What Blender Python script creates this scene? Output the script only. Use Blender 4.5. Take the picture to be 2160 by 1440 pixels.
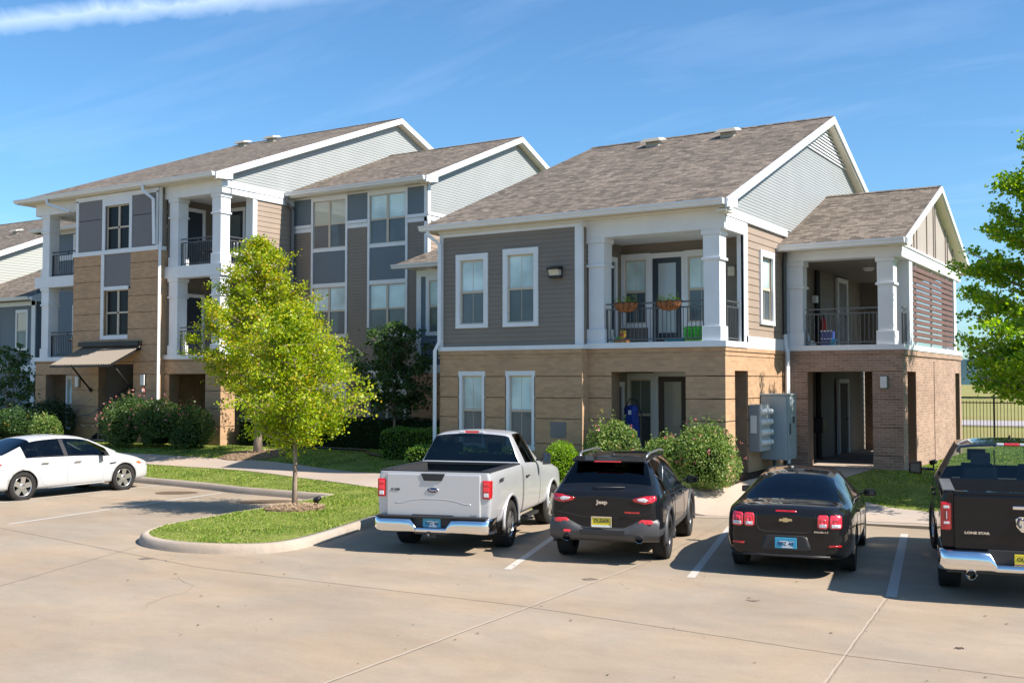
import bpy, bmesh, math, random
import numpy as np
from mathutils import Vector, Matrix
from mathutils.bvhtree import BVHTree
from mathutils.geometry import tessellate_polygon
R=math.radians; PI=math.pi
sc=bpy.context.scene
for o in list(bpy.data.objects): bpy.data.objects.remove(o)
COL=sc.collection
random.seed(7); rng=np.random.default_rng(7)

# ---------------------------------------------------------------- camera
cam_d=bpy.data.cameras.new('camera'); cam=bpy.data.objects.new('camera',cam_d); COL.objects.link(cam)
cam.location=(0,0,2.72); cam.rotation_euler=(R(90+2.15),0,R(32.07))
cam_d.sensor_width=36; cam_d.lens=36*2262/2160; cam_d.clip_start=.1; cam_d.clip_end=6000
sc.camera=cam
sc.render.resolution_x=1024; sc.render.resolution_y=682
# ---------------------------------------------------------------- light
SUN=Vector((1,.07,0)).normalized(); SUN_EL=R(44)
sunv=Vector((SUN.x*math.cos(SUN_EL),SUN.y*math.cos(SUN_EL),math.sin(SUN_EL)))
sd=bpy.data.lights.new('sun','SUN'); sd.energy=5.0; sd.angle=R(.53); sd.color=(1,.925,.83)
so=bpy.data.objects.new('sun',sd); COL.objects.link(so)
so.rotation_euler=sunv.to_track_quat('Z','Y').to_euler(); so.location=(30,10,40)
sc.view_settings.view_transform='Standard'; sc.view_settings.look='None'
sc.view_settings.exposure=.92; sc.view_settings.gamma=1
world=bpy.data.worlds.new('World'); sc.world=world; world.use_nodes=True
def world_nodes():
    nt=world.node_tree; N=nt.nodes; L=nt.links; N.clear()
    out=N.new('ShaderNodeOutputWorld'); bg=N.new('ShaderNodeBackground'); sky=N.new('ShaderNodeTexSky')
    sky.sky_type='NISHITA'; sky.sun_disc=False; sky.sun_elevation=SUN_EL
    sky.sun_rotation=math.atan2(SUN.x,SUN.y); sky.altitude=300; sky.air_density=1.0; sky.dust_density=.9; sky.ozone_density=3.2
    bg.inputs[1].default_value=.084
    hs=N.new('ShaderNodeHueSaturation'); hs.inputs['Saturation'].default_value=1.04; hs.inputs['Value'].default_value=1.0
    tn=N.new('ShaderNodeMixRGB'); tn.blend_type='MULTIPLY'; tn.inputs[0].default_value=1; tn.inputs[2].default_value=(.80,1.07,1.20,1); L.new(sky.outputs[0],tn.inputs[1]); L.new(tn.outputs[0],hs.inputs['Color'])
    tc=N.new('ShaderNodeTexCoord'); geo=tc.outputs['Generated']
    def m(op,a,b=None,c=None,clamp=False):
        n=N.new('ShaderNodeMath'); n.operation=op; n.use_clamp=clamp
        for i,v in enumerate((a,b,c)):
            if v is None: continue
            if isinstance(v,(int,float)): n.inputs[i].default_value=v
            else: L.new(v,n.inputs[i])
        return n.outputs[0]
    def dot(v):
        n=N.new('ShaderNodeVectorMath'); n.operation='DOT_PRODUCT'; L.new(geo,n.inputs[0]); n.inputs[1].default_value=v; return n.outputs['Value']
    # thin cirrus: noise on the sky plane, stretched
    sep=N.new('ShaderNodeSeparateXYZ'); L.new(geo,sep.inputs[0])
    zz=m('MAXIMUM',sep.outputs[2],.04); u=m('DIVIDE',sep.outputs[0],m('ADD',zz,.12)); v=m('DIVIDE',sep.outputs[1],m('ADD',zz,.12))
    comb=N.new('ShaderNodeCombineXYZ'); L.new(u,comb.inputs[0]); L.new(v,comb.inputs[1])
    mp=N.new('ShaderNodeMapping'); mp.inputs['Location'].default_value=(3.7,1.4,0); mp.inputs['Rotation'].default_value=(0,0,R(22)); mp.inputs['Scale'].default_value=(.5,1.7,1); L.new(comb.outputs[0],mp.inputs[0])
    no=N.new('ShaderNodeTexNoise'); no.inputs['Scale'].default_value=1.3; no.inputs['Detail'].default_value=7; no.inputs['Roughness'].default_value=.58; no.inputs['Distortion'].default_value=.55
    L.new(mp.outputs[0],no.inputs['Vector'])
    cir=m('MULTIPLY',m('SUBTRACT',no.outputs[0],.52,clamp=True),1.5,clamp=True)
    # one brighter streak high on the left
    def pix(x,y):
        F=Vector((-math.sin(R(32.07))*math.cos(R(2.15)),math.cos(R(32.07))*math.cos(R(2.15)),math.sin(R(2.15))))
        Rt=Vector((math.cos(R(32.07)),math.sin(R(32.07)),0)); U=Rt.cross(F)
        return (F+Rt*((x-1080)/2262)-U*((y-720)/2262)).normalized()
    a=pix(0,46); b=pix(760,-22); n_=a.cross(b).normalized(); d=dot(tuple(n_))
    nb=N.new('ShaderNodeTexNoise'); nb.inputs['Scale'].default_value=30; nb.inputs['Detail'].default_value=6; nb.inputs['Roughness'].default_value=.62; nb.inputs['Distortion'].default_value=.8
    L.new(geo,nb.inputs['Vector'])
    dj=m('ADD',d,m('MULTIPLY',m('SUBTRACT',nb.outputs[0],.5),.016))
    band=m('SUBTRACT',1,m('DIVIDE',m('ABSOLUTE',dj),.0115),clamp=True)
    mid=dot(tuple((b-a).normalized())); e0=(b-a).normalized().dot(b)
    fade=m('MULTIPLY',m('SUBTRACT',e0+.02,mid),7,clamp=True)
    streak=m('MULTIPLY',m('MULTIPLY',band,fade),m('ADD',.35,m('MULTIPLY',nb.outputs[0],.75)))
    tot=m('ADD',m('MULTIPLY',cir,.32),m('MULTIPLY',streak,.55),clamp=True)
    mix=N.new('ShaderNodeMixRGB'); mix.inputs[2].default_value=(8.5,9.6,11,1); L.new(tot,mix.inputs[0]); L.new(hs.outputs[0],mix.inputs[1])
    L.new(mix.outputs[0],bg.inputs[0]); L.new(bg.outputs[0],out.inputs[0])
world_nodes()

# ---------------------------------------------------------------- mesh builder
class MB:
    def __init__(s): s.v=[]; s.f=[]; s.m=[]; s.sm=[]
    def add(s,vs,fs,mi=0,smooth=False):
        b=len(s.v); s.v+=[tuple(p) for p in vs]
        for f in fs: s.f.append([i+b for i in f]); s.m.append(mi); s.sm.append(smooth)
    def box(s,x0,x1,y0,y1,z0,z1,mi=0):
        if x0>x1:x0,x1=x1,x0
        if y0>y1:y0,y1=y1,y0
        if z0>z1:z0,z1=z1,z0
        s.add([(x0,y0,z0),(x1,y0,z0),(x1,y1,z0),(x0,y1,z0),(x0,y0,z1),(x1,y0,z1),(x1,y1,z1),(x0,y1,z1)],
              [(0,3,2,1),(4,5,6,7),(0,1,5,4),(1,2,6,5),(2,3,7,6),(3,0,4,7)],mi)
    def quad(s,a,b,c,d,mi=0): s.add([a,b,c,d],[(0,1,2,3)],mi)
    def poly_prism(s,pts,vec,mi=0):
        n=len(pts); vec=Vector(vec); q=[Vector(p) for p in pts]; t=[p+vec for p in q]
        tri=tessellate_polygon([q]); fs=[list(a) for a in tri]+[[i+n for i in reversed(a)] for a in tri]
        fs+=[(i,(i+1)%n,(i+1)%n+n,i+n) for i in range(n)]
        s.add(q+t,fs,mi)
    def tube(s,path,r,seg=8,mi=0,cap=True,smooth=True):
        path=[Vector(p) for p in path]; n=len(path)
        rr=r if isinstance(r,(list,tuple)) else [r]*n
        vs=[]; fs=[]
        t0=(path[1]-path[0]).normalized(); ref=Vector((0,0,1)) if abs(t0.z)<.9 else Vector((1,0,0))
        for i,p in enumerate(path):
            t=(path[min(i+1,n-1)]-path[max(i-1,0)]).normalized()
            a=ref-t*ref.dot(t); a=a.normalized() if a.length>1e-4 else t.orthogonal().normalized(); b=t.cross(a); ref=a
            for k in range(seg):
                an=2*PI*k/seg; vs.append(p+(a*math.cos(an)+b*math.sin(an))*rr[i])
        for i in range(n-1):
            for k in range(seg):
                k2=(k+1)%seg; fs.append((i*seg+k,i*seg+k2,(i+1)*seg+k2,(i+1)*seg+k))
        if cap: fs.append(tuple(range(seg))[::-1]); fs.append(tuple((n-1)*seg+k for k in range(seg)))
        s.add(vs,fs,mi,smooth)
    def lathe(s,prof,c,axis='z',seg=24,mi=0,smooth=True):
        vs=[];fs=[];n=len(prof)
        for k in range(seg):
            an=2*PI*k/seg; ca,sa=math.cos(an),math.sin(an)
            for (r,h) in prof:
                if axis=='z': vs.append((c[0]+r*ca,c[1]+r*sa,c[2]+h))
                elif axis=='y': vs.append((c[0]+r*ca,c[1]+h,c[2]+r*sa))
                else: vs.append((c[0]+h,c[1]+r*ca,c[2]+r*sa))
        for k in range(seg):
            k2=(k+1)%seg
            for i in range(n-1): fs.append((k*n+i,k2*n+i,k2*n+i+1,k*n+i+1))
        s.add(vs,fs,mi,smooth)
    def build(s,name,mats,parent=None,bevel=0,recalc=True,autosmooth=None):
        me=bpy.data.meshes.new(name); o=bpy.data.objects.new(name,me)
        off=Vector((0,0,0)); p=parent
        while p is not None: off+=p.location; p=p.parent
        me.from_pydata([(x-off.x,y-off.y,z-off.z) for x,y,z in s.v] if off.length else s.v,[],s.f)
        if not isinstance(mats,(list,tuple)): mats=[mats]
        for m_ in mats: me.materials.append(m_)
        me.polygons.foreach_set('material_index',s.m); me.polygons.foreach_set('use_smooth',s.sm)
        if recalc and len(s.f)<60000:
            bm=bmesh.new(); bm.from_mesh(me); bmesh.ops.recalc_face_normals(bm,faces=bm.faces); bm.to_mesh(me); bm.free()
        if bevel:
            md=o.modifiers.new('bevel','BEVEL'); md.width=bevel; md.segments=2; md.limit_method='ANGLE'; md.angle_limit=R(40)
        me.update(); COL.objects.link(o)
        if parent is not None: o.parent=parent
        return o
def tag(o,label=None,cat=None,group=None,kind=None):
    if label: o['label']=label
    if cat: o['category']=cat
    if group: o['group']=group
    if kind: o['kind']=kind
    return o
def empty(name,loc,label=None,cat=None,group=None,rz=0):
    o=bpy.data.objects.new(name,None); o.location=loc; o.rotation_euler=(0,0,rz); o.empty_display_size=.3; COL.objects.link(o)
    return tag(o,label,cat,group)
def copy_tree(o,parent=None):
    c=o.copy(); COL.objects.link(c)
    if parent is not None: c.parent=parent
    for ch in list(o.children): copy_tree(ch,c)
    return c

# ---------------------------------------------------------------- materials
def mat(name,col=(.5,.5,.5),rough=.6,metal=0,spec=.5,coat=0,emit=None):
    m=bpy.data.materials.new(name); m.use_nodes=True; b=m.node_tree.nodes['Principled BSDF']
    b.inputs['Base Color'].default_value=(*col,1); b.inputs['Roughness'].default_value=rough; b.inputs['Metallic'].default_value=metal
    b.inputs['Specular IOR Level'].default_value=spec; b.inputs['Coat Weight'].default_value=coat; b.inputs['Coat Roughness'].default_value=.03
    return m
def nodes(m): nt=m.node_tree; return nt.nodes,nt.links,nt.nodes['Principled BSDF']
def vary(m,scale=3,amt=.15,bump=0,bscale=40,coord='Object',detail=6,stretch=None,c2=None):
    """mottle the base colour with noise, optional bump"""
    N,L,b=nodes(m); tc=N.new('ShaderNodeTexCoord'); src=tc.outputs[coord]
    if stretch:
        mp=N.new('ShaderNodeMapping'); mp.inputs['Scale'].default_value=stretch; L.new(src,mp.inputs[0]); src=mp.outputs[0]
    no=N.new('ShaderNodeTexNoise'); no.inputs['Scale'].default_value=scale; no.inputs['Detail'].default_value=detail; L.new(src,no.inputs['Vector'])
    c=b.inputs['Base Color'].default_value[:3]
    mr=N.new('ShaderNodeMapRange'); mr.inputs[1].default_value=.3; mr.inputs[2].default_value=.7; L.new(no.outputs[0],mr.inputs[0])
    mx=N.new('ShaderNodeMixRGB'); L.new(mr.outputs[0],mx.inputs[0])
    mx.inputs[1].default_value=(*[x*(1-amt) for x in c],1); mx.inputs[2].default_value=(*( c2 if c2 else [x*(1+amt) for x in c]),1)
    L.new(mx.outputs[0],b.inputs['Base Color'])
    if bump:
        n2=N.new('ShaderNodeTexNoise'); n2.inputs['Scale'].default_value=bscale; n2.inputs['Detail'].default_value=4; L.new(src,n2.inputs['Vector'])
        bp=N.new('ShaderNodeBump'); bp.inputs['Strength'].default_value=bump; bp.inputs['Distance'].default_value=.02; L.new(n2.outputs[0],bp.inputs['Height']); L.new(bp.outputs[0],b.inputs['Normal'])
    return m
def wallcoord(N,L):
    """(along the wall, height) whichever way the wall faces"""
    g=N.new('ShaderNodeNewGeometry'); tc=N.new('ShaderNodeTexCoord'); s=N.new('ShaderNodeSeparateXYZ'); L.new(tc.outputs['Object'],s.inputs[0])
    sn=N.new('ShaderNodeSeparateXYZ'); L.new(g.outputs['True Normal'],sn.inputs[0])
    ab=N.new('ShaderNodeMath'); ab.operation='ABSOLUTE'; L.new(sn.outputs[0],ab.inputs[0])
    gt=N.new('ShaderNodeMath'); gt.operation='GREATER_THAN'; gt.inputs[1].default_value=.7; L.new(ab.outputs[0],gt.inputs[0])
    mx=N.new('ShaderNodeMix'); mx.data_type='FLOAT'; L.new(gt.outputs[0],mx.inputs[0]); L.new(s.outputs[0],mx.inputs[2]); L.new(s.outputs[1],mx.inputs[3])
    c=N.new('ShaderNodeCombineXYZ'); L.new(mx.outputs[0],c.inputs[0]); L.new(s.outputs[2],c.inputs[1]); return c.outputs[0]
def brickmat(name,c1,c2,mortar,rough=.85,w=.2,h=.0667,ms=.01,bump=.5,noise=.25):
    m=mat(name,c1,rough); N,L,b=nodes(m); v=wallcoord(N,L)
    br=N.new('ShaderNodeTexBrick'); L.new(v,br.inputs['Vector']); br.inputs['Color1'].default_value=(*c1,1); br.inputs['Color2'].default_value=(*c2,1); br.inputs['Mortar'].default_value=(*mortar,1)
    br.inputs['Scale'].default_value=1; br.inputs['Brick Width'].default_value=w; br.inputs['Row Height'].default_value=h; br.inputs['Mortar Size'].default_value=ms/2; br.inputs['Mortar Smooth'].default_value=.3
    no=N.new('ShaderNodeTexNoise'); no.inputs['Scale'].default_value=1.4; no.inputs['Detail'].default_value=7; no.inputs['Roughness'].default_value=.7; L.new(v,no.inputs['Vector'])
    mr=N.new('ShaderNodeMapRange'); mr.inputs[1].default_value=.3; mr.inputs[2].default_value=.7; mr.inputs[3].default_value=1-noise; mr.inputs[4].default_value=1+noise*.6; L.new(no.outputs[0],mr.inputs[0])
    mu=N.new('ShaderNodeMixRGB'); mu.blend_type='MULTIPLY'; mu.inputs[0].default_value=1; L.new(br.outputs[0],mu.inputs[1]); L.new(mr.outputs[0],mu.inputs[2]); L.new(mu.outputs[0],b.inputs['Base Color'])
    bp=N.new('ShaderNodeBump'); bp.invert=True; bp.inputs['Strength'].default_value=bump; bp.inputs['Distance'].default_value=.006; L.new(br.outputs['Fac'],bp.inputs['Height']); L.new(bp.outputs[0],b.inputs['Normal'])
    return m
def shingle(name):
    m=mat(name,(.2,.17,.14),.95,spec=.2); N,L,b=nodes(m); tc=N.new('ShaderNodeTexCoord')
    br=N.new('ShaderNodeTexBrick'); L.new(tc.outputs['Object'],br.inputs['Vector']); br.inputs['Color1'].default_value=(.21,.172,.138,1); br.inputs['Color2'].default_value=(.085,.07,.058,1); br.inputs['Mortar'].default_value=(.07,.06,.052,1)
    br.inputs['Scale'].default_value=1; br.inputs['Brick Width'].default_value=.23; br.inputs['Row Height'].default_value=.135; br.inputs['Mortar Size'].default_value=.006; br.inputs['Bias'].default_value=-.05; br.offset=.37; br.squash=.7; br.squash_frequency=3
    no=N.new('ShaderNodeTexNoise'); no.inputs['Scale'].default_value=5.5; no.inputs['Detail'].default_value=4; L.new(tc.outputs['Object'],no.inputs['Vector'])
    n2=N.new('ShaderNodeTexNoise'); n2.inputs['Scale'].default_value=.5; n2.inputs['Detail'].default_value=3; L.new(tc.outputs['Object'],n2.inputs['Vector'])
    mr=N.new('ShaderNodeMapRange'); mr.inputs[1].default_value=.3; mr.inputs[2].default_value=.7; mr.inputs[3].default_value=.84; mr.inputs[4].default_value=1.17; L.new(no.outputs[0],mr.inputs[0])
    m2=N.new('ShaderNodeMapRange'); m2.inputs[1].default_value=.3; m2.inputs[2].default_value=.7; m2.inputs[3].default_value=.88; m2.inputs[4].default_value=1.1; L.new(n2.outputs[0],m2.inputs[0])
    mm=N.new('ShaderNodeMath'); mm.operation='MULTIPLY'; L.new(mr.outputs[0],mm.inputs[0]); L.new(m2.outputs[0],mm.inputs[1])
    mu=N.new('ShaderNodeMixRGB'); mu.blend_type='MULTIPLY'; mu.inputs[0].default_value=1; L.new(br.outputs[0],mu.inputs[1]); L.new(mm.outputs[0],mu.inputs[2]); L.new(mu.outputs[0],b.inputs['Base Color'])
    bp=N.new('ShaderNodeBump'); bp.inputs['Strength'].default_value=.7; bp.inputs['Distance'].default_value=.012; L.new(br.outputs[0],bp.inputs['Height']); L.new(bp.outputs[0],b.inputs['Normal'])
    return m
def leafmat(name,cols,trans=.45,rough=.45):
    """per-leaf colour from the island random number"""
    m=mat(name,cols[0],rough,spec=.35); N,L,b=nodes(m)
    g=N.new('ShaderNodeNewGeometry'); rp=N.new('ShaderNodeValToRGB'); L.new(g.outputs['Random Per Island'],rp.inputs[0])
    el=rp.color_ramp.elements
    while len(el)<len(cols): el.new(.5)
    for i,c in enumerate(cols): el[i].position=i/(len(cols)-1); el[i].color=(*c,1)
    L.new(rp.outputs[0],b.inputs['Base Color'])
    tr=N.new('ShaderNodeBsdfTranslucent'); hs=N.new('ShaderNodeHueSaturation'); hs.inputs['Saturation'].default_value=1.15; hs.inputs['Value'].default_value=1.5; L.new(rp.outputs[0],hs.inputs['Color']); L.new(hs.outputs[0],tr.inputs[0])
    mx=N.new('ShaderNodeMixShader'); mx.inputs[0].default_value=trans; L.new(b.outputs[0],mx.inputs[1]); L.new(tr.outputs[0],mx.inputs[2])
    L.new(mx.outputs[0],N['Material Output'].inputs[0]); return m
def twoside(m,inner=(.015,.015,.017)):
    N,L,b=nodes(m); g=N.new('ShaderNodeNewGeometry'); d=N.new('ShaderNodeBsdfDiffuse'); d.inputs[0].default_value=(*inner,1)
    mx=N.new('ShaderNodeMixShader'); L.new(g.outputs['Backfacing'],mx.inputs[0]); L.new(b.outputs[0],mx.inputs[1]); L.new(d.outputs[0],mx.inputs[2]); L.new(mx.outputs[0],N['Material Output'].inputs[0]); return m
def glassmat(name,tint=(.2,.24,.25),refl=1.0,ior=1.5):
    m=bpy.data.materials.new(name); m.use_nodes=True; N=m.node_tree.nodes; L=m.node_tree.links; N.remove(N['Principled BSDF'])
    gl=N.new('ShaderNodeBsdfGlossy'); gl.inputs['Roughness'].default_value=.02; tr=N.new('ShaderNodeBsdfTransparent'); tr.inputs[0].default_value=(*tint,1)
    lw=N.new('ShaderNodeLayerWeight'); lw.inputs[0].default_value=.5; pw=N.new('ShaderNodeMath'); pw.operation='POWER'; pw.inputs[1].default_value=4.0; L.new(lw.outputs['Facing'],pw.inputs[0]); fr=N.new('ShaderNodeMath'); fr.operation='MULTIPLY_ADD'; fr.inputs[1].default_value=.85; fr.inputs[2].default_value=.055; L.new(pw.outputs[0],fr.inputs[0]); mx=N.new('ShaderNodeMixShader'); L.new(fr.outputs[0],mx.inputs[0]); L.new(tr.outputs[0],mx.inputs[1]); L.new(gl.outputs[0],mx.inputs[2]); L.new(mx.outputs[0],N['Material Output'].inputs[0]); return m

WHITE=vary(mat('white_trim_paint',(.66,.68,.70),.5),2,.05)
SOFFIT_WARM=vary(mat('soffit_warm_bounce',(.66,.62,.52),.6),2,.04)  # yellowish light bounced off the concrete is put into this colour
BRICK=brickmat('tan_brick',(.475,.295,.165),(.37,.23,.13),(.41,.285,.19),bump=.35,noise=.09)
BRICKL=brickmat('tan_brick_joint',(.26,.165,.10),(.22,.15,.095),(.2,.14,.09),bump=.1)
BRICK2=brickmat('brown_brick',(.37,.235,.165),(.25,.155,.11),(.40,.31,.245),ms=.014,bump=.7,noise=.2)
TAUPE=vary(mat('taupe_siding',(.195,.165,.135),.62),1.2,.06)
TAN=vary(mat('tan_lap_siding',(.29,.225,.175),.62),1.2,.05)
TAUPEP=vary(mat('grey_panel',(.155,.145,.15),.6),1.2,.05)
SLATE=vary(mat('slate_panel',(.11,.145,.175),.6),1.2,.05)
GABLE=vary(mat('pale_vinyl_siding',(.29,.305,.30),.5),1.2,.04)
BOARD=vary(mat('beige_board',(.33,.285,.25),.65),1.2,.05)
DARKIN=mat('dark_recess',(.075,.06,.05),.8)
SHING=shingle('asphalt_shingles')
METALB=mat('black_metal',(.02,.02,.022),.45,.3)
METALG=mat('grey_rail_metal',(.10,.105,.11),.45,.4)
DOORB=mat('navy_door_paint',(.025,.032,.045),.35)
SLAT=vary(mat('stained_slats',(.135,.07,.055),.6),3,.15)
CONC=None
def concrete(name,c,joints=True,amt=.095,stain=True):
    m=mat(name,c,.85,spec=.3); N,L,b=nodes(m); tc=N.new('ShaderNodeTexCoord'); o=tc.outputs['Object']
    def noise(s,d,r=.6,st=None,w=0):
        n=N.new('ShaderNodeTexNoise'); n.inputs['Scale'].default_value=s; n.inputs['Detail'].default_value=d; n.inputs['Roughness'].default_value=r; n.inputs['Distortion'].default_value=w
        if st:
            mp=N.new('ShaderNodeMapping'); mp.inputs['Scale'].default_value=st; mp.inputs['Rotation'].default_value=(0,0,R(25)); L.new(o,mp.inputs[0]); L.new(mp.outputs[0],n.inputs['Vector'])
        else: L.new(o,n.inputs['Vector'])
        return n.outputs[0]
    def rng_(s,a,bb,lo,hi):
        mr=N.new('ShaderNodeMapRange'); mr.inputs[1].default_value=a; mr.inputs[2].default_value=bb; mr.inputs[3].default_value=lo; mr.inputs[4].default_value=hi; L.new(s,mr.inputs[0]); return mr.outputs[0]
    def mul(a,bb):
        n=N.new('ShaderNodeMath'); n.operation='MULTIPLY'; L.new(a,n.inputs[0]); L.new(bb,n.inputs[1]); return n.outputs[0]
    f=rng_(noise(.35,5,.6,(1,2.2,1),.4),.32,.68,1-amt*1.6,1+amt*.9)
    f=mul(f,rng_(noise(1.6,8,.72,(1,1.6,1),1.2),.3,.7,1-amt*.75,1+amt*.6))
    f=mul(f,rng_(noise(60,3,.6),.3,.7,.94,1.06))
    if stain:
        f=mul(f,rng_(noise(2.6,9,.78,None,.6),.62,.78,1,.78))
        vo=N.new('ShaderNodeTexVoronoi'); vo.inputs['Scale'].default_value=1.7; vo.inputs['Randomness'].default_value=1; L.new(o,vo.inputs['Vector'])
        f=mul(f,rng_(vo.outputs[0],.018,.03,.45,1)); f=mul(f,rng_(noise(.9,10,.8,(1,3.5,1),2.2),.56,.74,1,.80)); f=mul(f,rng_(noise(24,6,.75),.3,.7,.93,1.07))
    mu=N.new('ShaderNodeMixRGB'); mu.blend_type='MULTIPLY'; mu.inputs[0].default_value=1; mu.inputs[1].default_value=(*c,1); L.new(f,mu.inputs[2])
    hue=N.new('ShaderNodeMixRGB'); hue.inputs[2].default_value=(c[0]*.93,c[1]*.97,c[2]*1.03,1); hue.inputs[1].default_value=(c[0]*1.04,c[1]*.99,c[2]*.95,1); L.new(rng_(noise(.5,3),.35,.65,0,1),hue.inputs[0]); L.new(hue.outputs[0],mu.inputs[1])
    L.new(mu.outputs[0],b.inputs['Base Color'])
    bp=N.new('ShaderNodeBump'); bp.inputs['Strength'].default_value=.25; bp.inputs['Distance'].default_value=.01; L.new(noise(90,4),bp.inputs['Height']); L.new(bp.outputs[0],b.inputs['Normal']); return m
LOT=concrete('lot_concrete',(.32,.255,.185))
WALK=concrete('walk_concrete',(.40,.325,.26),amt=.05,stain=False)
CURB=concrete('curb_concrete',(.36,.30,.24),amt=.12)
LAWN=vary(mat('lawn_soil_grass',(.12,.175,.03),.95,spec=.1),1.3,.35,.6,60,c2=(.22,.24,.06))
MULCH=vary(mat('bark_mulch',(.22,.15,.095),.95,spec=.1),14,.6,1,60)
MULCHD=vary(mat('dark_mulch',(.045,.032,.025),.95,spec=.1),14,.5,1,60)
BARK=vary(mat('tree_bark',(.26,.20,.155),.9,spec=.2),9,.45,1,30,stretch=(1,1,.25))
LINE=vary(mat('worn_white_line_paint',(.52,.50,.47),.8),9,.16,c2=(.46,.41,.35))
# ---------------------------------------------------------------- ground heights
def lerp(a,b,t): return a+(b-a)*t
def interp(x,pts):
    if x<=pts[0][0]: return pts[0][1]
    for (a,b),(c,d) in zip(pts,pts[1:]):
        if x<=c: return lerp(b,d,(x-a)/(c-a))
    return pts[-1][1]
YC=[(-60,20.2),(-24.1,19.4),(-17.2,19.1),(-14.3,19.5),(-8.8,20.4),(-7.8,20.9),(-5.4,21.55),(-4,21.85),(6,22.4),(30,23)]
YB=[(-60,25.2),(-30,24.6),(-19,24.3),(-16.5,22.6),(-12,21.9),(-9.2,22.0),(-8.3,23.8),(-7.5,26.3),(30,27)]
def gz(x,y):
    yc=interp(x,YC); yb=interp(x,YB); zc=.15 if x<-9.2 else (.0 if x>-8.2 else lerp(.15,.0,(x+9.2)))
    t=max(0,min(1,(y-yc)/(yb-yc))); z=zc+(.62-zc)*(t*.6+.4*t*t*(3-2*t))
    if y>34: z=.62-.22*min(1,(y-34)/9)
    return z
def sheet(name,poly,mt,dz=0,step=.5,kind='structure',label=None,cat=None,zf=None,parent=None,drop=.12):
    bm=bmesh.new(); vs=[bm.verts.new((x,y,0)) for x,y in poly]; bm.faces.new(vs)
    xs=[p[0] for p in poly]; ys=[p[1] for p in poly]
    x=math.floor(min(xs)/step)*step+step
    while x<max(xs): bmesh.ops.bisect_plane(bm,geom=bm.verts[:]+bm.edges[:]+bm.faces[:],plane_co=(x,0,0),plane_no=(1,0,0)); x+=step
    y=math.floor(min(ys)/step)*step+step
    while y<max(ys): bmesh.ops.bisect_plane(bm,geom=bm.verts[:]+bm.edges[:]+bm.faces[:],plane_co=(0,y,0),plane_no=(0,1,0)); y+=step
    bmesh.ops.recalc_face_normals(bm,faces=bm.faces)
    if drop:
        ed=[e for e in bm.edges if e.is_boundary]; r=bmesh.ops.extrude_edge_only(bm,edges=ed); low=set(v for v in r['geom'] if isinstance(v,bmesh.types.BMVert))
    else: low=set()
    f=zf or gz
    for v in bm.verts: v.co.z=f(v.co.x,v.co.y)+dz-(drop if v in low else 0)
    me=bpy.data.meshes.new(name); 
    bmesh.ops.recalc_face_normals(bm,faces=bm.faces)
    bm.to_mesh(me); bm.free(); me.materials.append(mt); o=bpy.data.objects.new(name,me); COL.objects.link(o)
    if parent: o.parent=parent
    return tag(o,label,cat,kind=kind)

# ---------------------------------------------------------------- wall helper
class Face:
    """a wall plane: u runs along it, z up, o outward"""
    def __init__(s,ax,p): s.ax=ax; s.p=p
    def pt(s,u,z,o=0):
        if s.ax=='y-': return (u,s.p-o,z)
        if s.ax=='x+': return (s.p+o,u,z)
        if s.ax=='x-': return (s.p-o,u,z)
    def box(s,mb,u0,u1,z0,z1,o0,o1,mi=0):
        a=s.pt(u0,z0,o0); b=s.pt(u1,z1,o1); mb.box(a[0],b[0],a[1],b[1],a[2],b[2],mi)
def free(u0,u1,blk):
    out=[]; a=u0
    for b0,b1 in sorted(blk):
        if b1<=a: continue
        if b0>=u1: break
        if b0>a: out.append((a,min(b0,u1)))
        a=max(a,b1)
    if a<u1: out.append((a,u1))
    return out
def rects(u0,u1,z0,z1,ops):
    zs=sorted({z0,z1}|{z for o in ops for z in (o[2],o[3]) if z0<z<z1}); out=[]
    for a,b in zip(zs,zs[1:]):
        m=(a+b)/2
        for p,q in free(u0,u1,[(o[0],o[1]) for o in ops if o[2]<m<o[3]]): out.append((p,q,a,b))
    return out
def core(F,mb,u0,u1,z0,z1,ops=(),th=.2,mi=0,front=0):
    for p,q,a,b in rects(u0,u1,z0,z1,ops): F.box(mb,p,q,a,b,front,-th,mi)
def siding(F,mb,u0,u1,z0,z1,ops=(),pitch=.11,proud=.018,lim=None,mi=0):
    n=max(1,round((z1-z0)/pitch)); p=(z1-z0)/n
    for i in range(n):
        a=z0+i*p; b=a+p; m=(a+b)/2
        la=lim(a) if lim else (u0,u1); lb=lim(b) if lim else (u0,u1)
        if la is None: continue
        if lb is None: lb=((la[0]+la[1])/2,)*2
        for s,e in free(la[0],la[1],[(o[0],o[1]) for o in ops if o[2]<m<o[3]]):
            s2=lb[0] if s==la[0] else s; e2=lb[1] if e==la[1] else e
            if lim: s2=max(s2,min(s,s2)) ; 
            A=F.pt(s,a,proud);B=F.pt(e,a,proud);C=F.pt(e2,b,.003);D=F.pt(s2,b,.003);E=F.pt(s,a,0);G=F.pt(e,a,0)
            mb.add([A,B,C,D,E,G],[(0,1,2,3),(0,4,5,1)],mi)
def bands(F,mb,u0,u1,z0,z1,ops=(),joints=(),proud=.03,gap=.022,mi=0):
    """brick courses standing proud between recessed joints"""
    zs=[z0]+[j for j in joints if z0<j<z1]+[z1]
    for i,(a,b) in enumerate(zip(zs,zs[1:])):
        a2=a+(gap/2 if i else 0); b2=b-(gap/2 if b<z1 else 0)
        for p,q,c,d in rects(u0,u1,a2,b2,ops): F.box(mb,p,q,c,d,0,proud,mi)
PANE_UP=mat('blind_behind_glass',(.50,.64,.65),.5,coat=1); PANE_LO=mat('screened_glass',(.065,.09,.105),.4,coat=.7); PANE_DK=mat('dark_glass',(.012,.013,.015),.3,spec=.15)
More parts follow.
